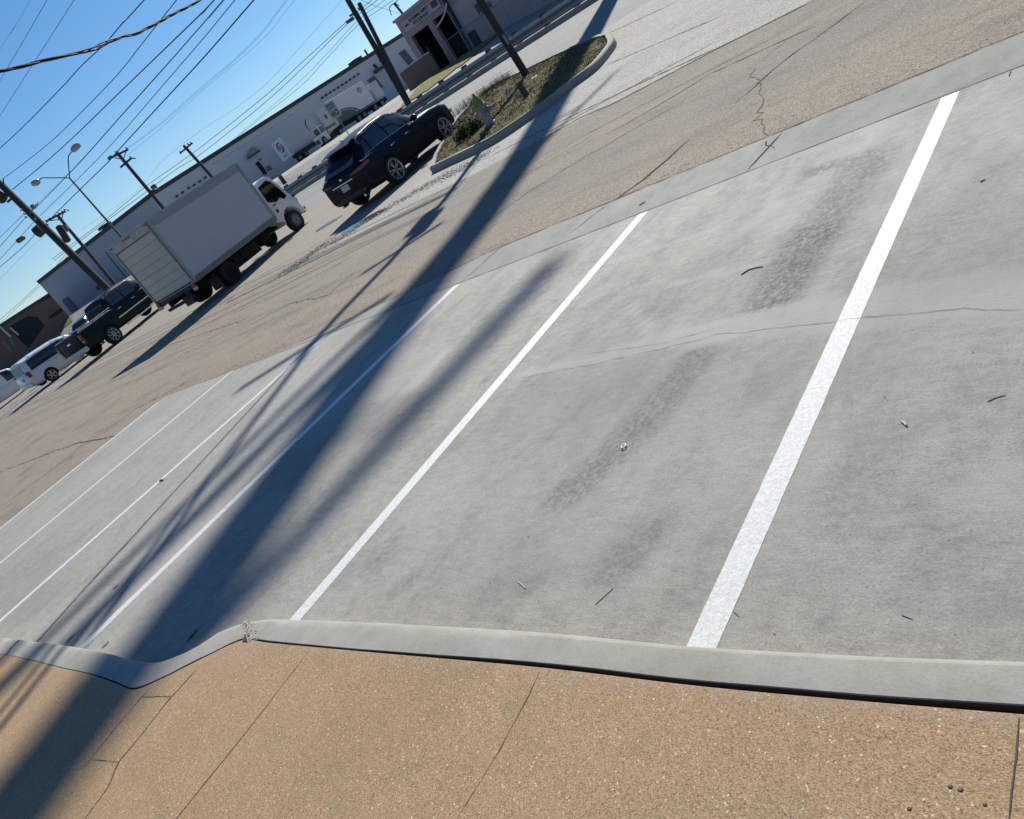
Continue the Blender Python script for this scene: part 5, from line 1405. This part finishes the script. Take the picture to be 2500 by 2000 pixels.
arm(p2, (366, 466), (392, 463), 76, .12, 'bracket'); can(p2, (370, 460), (381, 453), 75, .22, 'splice_box'); can(p2, (264, 389), (274, 381), 76, .15, 'equipment_box')
for px in ((283,370),(309,361),(318,383),(325,424),(331,428)): ins(p2, px, 76, .16)
p3, _, _ = polex('utility_pole', 'far short looking utility pole with one crossarm above the box truck roof', (514, 428), (449, 356), 92, .20, .17, m_polefar, PG)
arm(p3, (439, 375), (470, 349), 92, .16)
for px in ((441,371),(459,352),(466,349),(452,357)): ins(p3, px, 92, .2)
ta, _, _ = polex('utility_pole', 'left pole of the crossed pair near the shop, running out of frame', (992, 246), (820, -50), 48, .19, .16, m_pole, PG)
tb, _, _ = polex('utility_pole', 'right pole of the crossed pair near the shop, its rounded top visible', (985, 225), (877, 9), 47.2, .16, .13, m_pole, PG)
can(ta, (845, 56), (864, 44), 47.5, .10, 'splice_box'); can(ta, (853, 40), (862, 34), 47.5, .06, 'splice_box'); arm(tb, (926, 150), (948, 141), 47.5, .10, 'bracket'); arm(tb, (912, 158), (922, 168), 47.5, .12, 'bracket')
for px in ((876,22),(886,30),(889,40)): ins(tb, px, 47, .11)
# twin arm street lamp
sl, _, _ = polex('street_lamp', 'slender street lamp with two cobra heads on curved arms above the box truck', (300, 583), (170, 435), 66, .11, .07, simple('lamp_steel', (.10, .11, .12), .5, metallic=.4))
m_head = simple('lamp_head', (.30, .31, .32), .4, metallic=.3)
for pts, hd in ((((170,435),(155,434),(130,434.5),(104,434.5),(96,440)), ((97,441),(88,446),(78,450))), (((170,433),(168,410),(166.5,388),(169,378),(177,369)), ((176,370),(184,360),(195,352)))):
    mb = MB(); mb.tube(catmull([atd(*p, 66) for p in pts], 5), .045, 6); adopt(mb.build('lamp_arm', m_polefar, smooth=True), sl)
    mb = MB(); P = catmull([atd(*p, 66) for p in hd], 5); mb.tube(P, lambda t: .10+.16*math.sin(math.pi*min(1, t*.85+.05)), 10); adopt(mb.build('lamp_head', m_head, smooth=True), sl)

def pole_px(h): return proj(ipz(h))
def wire(name, px, D0, D1, width, label, group='overhead wires', mat=None, n=10, seg=5, r1=None):
    """px runs from the far end (depth D0) to the near end (depth D1); the inverse depth runs evenly along it"""
    P = [Vector((a, b, 0)) for a, b in px]
    C_ = catmull(P, n); L = [0]
    for a, b in zip(C_, C_[1:]): L.append(L[-1] + (b-a).length)
    pts = []
    for c_, l in zip(C_, L):
        t = l/L[-1]; D = 1/((1-t)/D0 + t/D1); pts.append(atd(c_.x, c_.y, D))
    mb = MB(); mb.tube(pts, width*.40, seg)
    o = mb.build(name, mat or m_wire, smooth=True, recalc=False); tag(o, label, 'wire', group); return o
def ph(h): return pole_px(h)
DI = 21.0
Wl = [
 ([(30,463),(107,400),(190,325),(290,228),(400,122),(500,25),(523,0),(900,-410)], 50, 20, .055, 'thick wire meeting the thick left pole just below its uppermost bracket'),
 ([(34,461),(111,397),(194,322),(294,225),(404,119),(502,22),(526,-3),(905,-415)], 50, 20, .020, 'thin companion wire hugging the thick wire to the left pole'),
 ([(85,510),(192,400),(290,290),(400,167),(500,53),(545,0),(905,-424)], 50, 20, .046, 'wire reaching the white fitting on the thick left pole'),
 ([(90,499),(192,398),(292,286),(402,163),(503,50),(549,-1),(910,-426)], 50, 20, .016, 'hair thin wire just above the one reaching the white fitting'),
 ([(97,528),(227,400),(300,322),(400,206),(500,90),(574,0),(913,-413)], 50, 20, .036, 'wire crossing the street lamp pole just below its arms'),
 ([(113,545),(180,478),(260,400),(285,372),(380,268),(500,138),(620,0),(941,-368)], 50, 20, .058, 'thick wire passing the tip of the pole with two crossarms'),
 ([(8,436),(30,420),(57,400),(130,341),(209,264),(290,179),(336,121),(387,56),(431,0),(844,-523)], 50, 20, .042, 'wavy wire ending at the top bracket of the thick left pole'),
 ([(-60,412),(0,362),(50,316),(111,255),(160,204),(200,160),(258,105),(305,50),(352,0),(835,-537)], 50, 20, .052, 'uppermost thick wavy wire crossing under the twisted cable'),
 ([(-62,380),(0,283),(90,142),(181,0),(682,-783)], 50, 20, .026, 'thin straight wire, third from the top left corner'),
 ([(-110,386),(0,197),(57,100),(115,0),(624,-876)], 50, 20, .026, 'thin straight wire, second from the top left corner'),
 ([(-150,360),(0,120),(38,60),(75,0),(600,-900)], 50, 22, .012, 'faintest wire nearest the top left corner'),
 ([(300,370),(394,299),(500,205),(570,147),(639,78),(699,0),(860,-200)], 76, 48, .022, 'faint far wire, upper of three running to the pole with two crossarms'),
 ([(310,364),(394,303),(500,210),(570,151),(641,81),(702,1),(864,-196)], 76, 48, .022, 'faint far wire, middle of three running to the pole with two crossarms'),
 ([(312,378),(394,312),(500,216),(580,150),(655,82),(720,0),(880,-190)], 76, 48, .022, 'faint far wire, lowest of three running to the pole with two crossarms'),
 ([(200,560),(330,470),(400,390),(500,312),(570,268),(650,205),(720,130),(780,62),(835,0),(950,-150)], 90, 50, .018, 'faint far wire crossing the open sky between the poles'),
 ([(128,632),(193,584),(263,532),(358,454),(423,408),(500,352),(650,232),(740,150),(843,56),(908,0),(1000,-70)], 62, 46, .042, 'upper of two wires skimming the warehouse roof edge'),
 ([(132,636),(196,588),(263,538),(367,461),(430,414),(500,369),(650,248),(745,160),(841,65),(922,0),(1010,-64)], 62, 46, .042, 'lower of two wires skimming the warehouse roof edge'),
 ([(523,384),(580,331),(639,281),(732,199),(800,130),(871,53),(940,0),(1020,-60)], 80, 46, .030, 'third wire reaching the crossed poles, dipping to the warehouse roof'),
 ([(522,382),(600,318),(660,270),(740,205),(810,130),(876,60),(961,0),(1030,-50)], 80, 46, .034, 'lowest wire reaching the crossed poles from the warehouse roof'),
 ([(-80,660),(0,580),(61,520)], 60, 50, .036, 'uppermost wire leaving the thick left pole toward the lower left'),
 ([(-80,690),(0,602),(65,528)], 60, 50, .046, 'second wire leaving the thick left pole toward the lower left'),
 ([(-80,712),(0,633),(87,537)], 60, 50, .040, 'third wire leaving the thick left pole toward the lower left'),
 ([(-80,722),(0,652),(60,600),(100,554)], 60, 50, .050, 'fourth wire leaving the thick left pole, carrying a dark splice box'),
 ([(-60,740),(0,682),(60,620),(112,573)], 70, 60, .016, 'faint lowest wire leaving the left pole over the pale sky'),
 ([(72,530),(115,572),(161,616)], 50, 50, .014, 'hair thin wire slanting down right from the thick left pole'),
 ([(-60,835),(0,781),(69,720),(128,660),(167,613)], 80, 60, .038, 'upper service wire crossing the warehouse corner at the left'),
 ([(-60,842),(0,790),(37,756),(90,706),(137,660),(170,617)], 80, 60, .032, 'lower service wire crossing the warehouse corner at the left'),
 ([(880,0),(920,16),(960,28),(985,38)], 46, 60, .03, 'wire sloping right from the crossed poles to the shop roof mast'),
]
for (px, D0, D1, wd, lab) in Wl: wire('wire', px, D0, D1, wd, lab)
for (a, b, r_, lab) in (((86,572),(103,556),.38,'dark splice box hanging on the wire left of the thick pole'), ((41,591),(60,578),.16,'pale slim splice sleeve on a wire at the far left')):
    mb = MB(); A, B = atd(*a, 53), atd(*b, 53); mb.tube([A, A.lerp(B, .12), A.lerp(B, .88), B], lambda t, r_=r_: r_*(.5 if t in (0, 1) else 1), 10)
    tag(mb.build('splice_box', m_can if r_ < .3 else m_pole, smooth=True), lab, 'splice box', 'splice boxes on the wires')
# unseen wires added high over the pad to throw shadow streaks on the left stalls
def over(A, b, hb, wd, lab, sag=.02):
    S = atz(*b); B = Vector((S.x - .4806*hb, S.y + 1.0448*hb, hb)); d = B - A; P = []
    for i in range(31):
        t = i/30*2.6; P.append(A + d*t - V_*sag*t*(2.6-t)*3)
    mb = MB(); mb.tube(P, wd/2, 6); tag(mb.build('shadow_wire', m_wire, smooth=True, recalc=False), lab, 'wire', 'unseen shadow casting wires over the pad')
over(mpB + mpl*28.2, (560,1180), 26.5, .30, 'unseen thickened conductor added to the steel monopole, casting the broad soft streak')
over(mpB + mpl*27.0, (500,1190), 25.5, .20, 'unseen thickened conductor added to the steel monopole, casting the second soft streak')
over(ipz(13.5), (480,1200), 11.4, .06, 'unseen wire added to the island pole, casting the outermost thin streak')
over(ipz(13.2), (395,1330), 11.0, .08, 'unseen wire added to the island pole, casting the darker thin streak')
# twisted service cable near the camera
TC = [(-120,190),(-60,182),(0,173),(30,168),(93,152),(151,138),(197,128),(240,113),(280,97),(301,88),(329,84),(371,63),(417,38),(464,14),(489,0),(600,-60),(992,-287)]
Pc = catmull([Vector((a, b, 0)) for a, b in TC], 22); L = [0]
for a, b in zip(Pc, Pc[1:]): L.append(L[-1]+(b-a).length)
base = []
for c_, l in zip(Pc, L):
    t = l/L[-1]; base.append(atd(c_.x, c_.y, 1/((1-t)/7.5 + t/20.5)))
tcab = empty('service_cable', base[60], 'twisted black service cable crossing the top left of the sky, with one strand looping loose', 'cable')
for s in range(3):
    pts = []; dist = 0
    for i, p in enumerate(base):
        if i: dist += (p-base[i-1]).length
        d = (base[min(i+1, len(base)-1)]-base[max(i-1, 0)]).normalized(); u = d.cross(V_).normalized(); v = d.cross(u)
        a = dist*5.2 + 1.2*math.sin(dist*1.7) + s*2.094; px = Pc[i].x
        loose = math.exp(-((px-240)/34)**2)
        rr = .0105 + (.038*loose if s == 0 else (-.0 if s == 1 else .012*loose))
        pts.append(p + (u*math.cos(a) + v*math.sin(a))*rr*(1-.0*loose) - V_*(.025*loose if s == 0 else 0))
    mb = MB(); mb.tube(pts, .0095 if s else .008, 6)
    adopt(mb.build('strand', simple('cable_black', (.010, .010, .013), .7, spec=.25) if s else simple('cable_bare', (.028, .028, .03), .6, metallic=.2), smooth=True, recalc=False), tcab)

# ================================================================== SMALL THINGS ON THE PAD
def stick(px, r, label, mat, z=.0082, cat='stick', name='stick', group=None):
    r *= .72
    P = [atz(*p, z) for p in px]; mb = MB(); mb.tube([p + V_*r for p in P], r, 7, r2=r*.8)
    return tag(mb.build(name, mat, smooth=True), label, cat, group)
m_tw_ = simple('pale_twig', (.42, .38, .28), .8, var=.3, scale=40); m_tw_d = simple('dark_twig', (.05, .04, .03), .8); m_but = simple('butt_white', (.45, .42, .38), .8)
stick(((1265,1421),(1275,1430),(1284,1438)), .0035, 'short thick pale twig lying near the curb between the two nearest stripes', m_tw_)
stick(((1454,1476),(1475,1457),(1497,1437)), .0025, 'long thin pale grey twig between the two nearest stripes', m_tw_)
stick(((1810,672),(1828,660),(1845,655),(1863,652)), .0045, 'dark curved twig left of the widest stripe', m_tw_d)
stick(((2412,981),(2432,972),(2455,966)), .002, 'fine dark curved twig right of the widest stripe', m_tw_d)
stick(((2202,1503),(2215,1508),(2228,1513)), .0016, 'tiny dark twig near the curb right of the widest stripe', m_tw_d)
stick(((1791,1494),(1798,1500),(1805,1507)), .0016, 'tiny dark twig touching the bottom of the widest stripe', m_tw_d)
stick(((2464,186),(2467,178),(2468,176)), .004, 'dark stub of twig on the far slab joint at the top right', m_tw_d)
stick(((2202,1031),(2208,1035),(2214,1041)), .0065, 'cigarette butt lying right of the widest stripe', m_but, cat='cigarette butt', name='cigarette_butt')
stick(((2394,445),(2400,441),(2405,440)), .006, 'small white butt on the pad at the upper right', m_but, cat='cigarette butt', name='cigarette_butt')
stick(((1562,502),(1570,496),(1576,494)), .009, 'white scrap on the apron strip above the second stripe', m_but, cat='litter', name='paper_scrap')
stick(((391,1177),(395,1173),(399,1173)), .012, 'dark pebble beside a stripe on the left part of the pad', m_tw_d, cat='pebble', name='pebble')
p = atz(1523, 1090, .014); mb = MB(); rows = []
for i in range(25):
    a = 2*math.pi*i/24; rows.append([p + Vector((math.cos(a)*(.0105+.0035*math.cos(b)), math.sin(a)*(.0135+.0035*math.cos(b)), .003+.003*math.sin(b))) for b in frange(0, 2*math.pi, 8)[:-1]])
mb.grid(rows, True); tag(mb.build('ring', simple('ring_white', (.6, .6, .58), .5), smooth=True), 'small white plastic ring lying on the pad in the tyre scuff', 'ring')
def leaf(px, py, ang, L, W_, label, mat, z=.0095):
    p = atz(px, py, z); d = Vector((math.cos(ang), math.sin(ang), 0)); n = Vector((-d.y, d.x, 0)); mb = MB(); rows = []
    for i in range(9):
        t = i/8; w_ = W_*math.sin(math.pi*t)**.7*.5 + .0005; c_ = p + d*(L*(t-.5)) + V_*(.002+.002*math.sin(3*t))
        rows.append([c_+n*w_, c_+V_*.003, c_-n*w_])
    mb.grid(rows); tag(mb.build('leaf', mat, smooth=True, recalc=False), label, 'leaf', 'dry leaves on the pad')
m_leaf = simple('dead_leaf', (.07, .055, .04), .8, var=.3, scale=40)
leaf(469, 1553, R(100), .10, .024, 'largest dark dry leaf, near the curb bend in the shadow', m_leaf)
leaf(172, 1559, R(95), .09, .018, 'dark dry leaf left of the pole shadow beside the curb', m_leaf); leaf(258, 1575, R(80), .06, .014, 'small dry leaf inside the pole shadow near the curb', m_leaf)
leaf(283, 1433, R(60), .05, .02, 'small dark leaf between the two left stripes', m_leaf)
for k, (px, py) in enumerate(((1175,1250),(1290,1310),(1197,1423),(1315,1465),(1360,1515),(1355,960),(1220,1105),(1178,1200),(2375,860),(1680,640),(1245,780),(2160,970),(1890,1545),(585,1403))):
    q = atz(px, py, .011); s = random.uniform(.002, .0042); mb = MB(); mb.box(q+V_*s*.3, (s*1.5, s, s*.7), Matrix.Rotation(k, 3, 'Z')); 
    tag(mb.build('pebble', m_leaf if k % 3 else m_but, bevel=s*.15), ('tiny dark speck of grit on the pale pad' if k % 3 else 'tiny pale speck of grit on the pale pad'), 'pebble', ('dark specks of grit on the pad' if k % 3 else 'pale specks of grit on the pad'))
for (px, py, c_, lab, s) in ((2320,1921,(.05,.035,.045),'small purplish pebble set in the tan sidewalk',.006),(2345,1928,(.10,.075,.04),'brown pebble beside the purplish one in the tan sidewalk',.007),(2405,1965,(.045,.03,.045),'dark purple pebble near the bottom right corner',.005),(2220,1975,(.06,.045,.03),'dark brown pebble at the bottom edge of the sidewalk',.006),(1545,1717,(.06,.045,.03),'small round dark pebble near the curb on the sidewalk',.0028),(1350,1860,(.06,.045,.03),'small round dark pebble in the middle of the sidewalk',.0028)):
    q = atz(px, py, SWZ); mb = MB(); mb.lathe([(-s*.2, s*.5), (s*.05, s*.85), (s*.25, s*.7), (s*.36, s*.3)], 'z', 9, q)
    tag(mb.build('pebble', simple('pebble_%d' % px, c_, .7, var=.3, scale=60), smooth=True), lab, 'pebble')
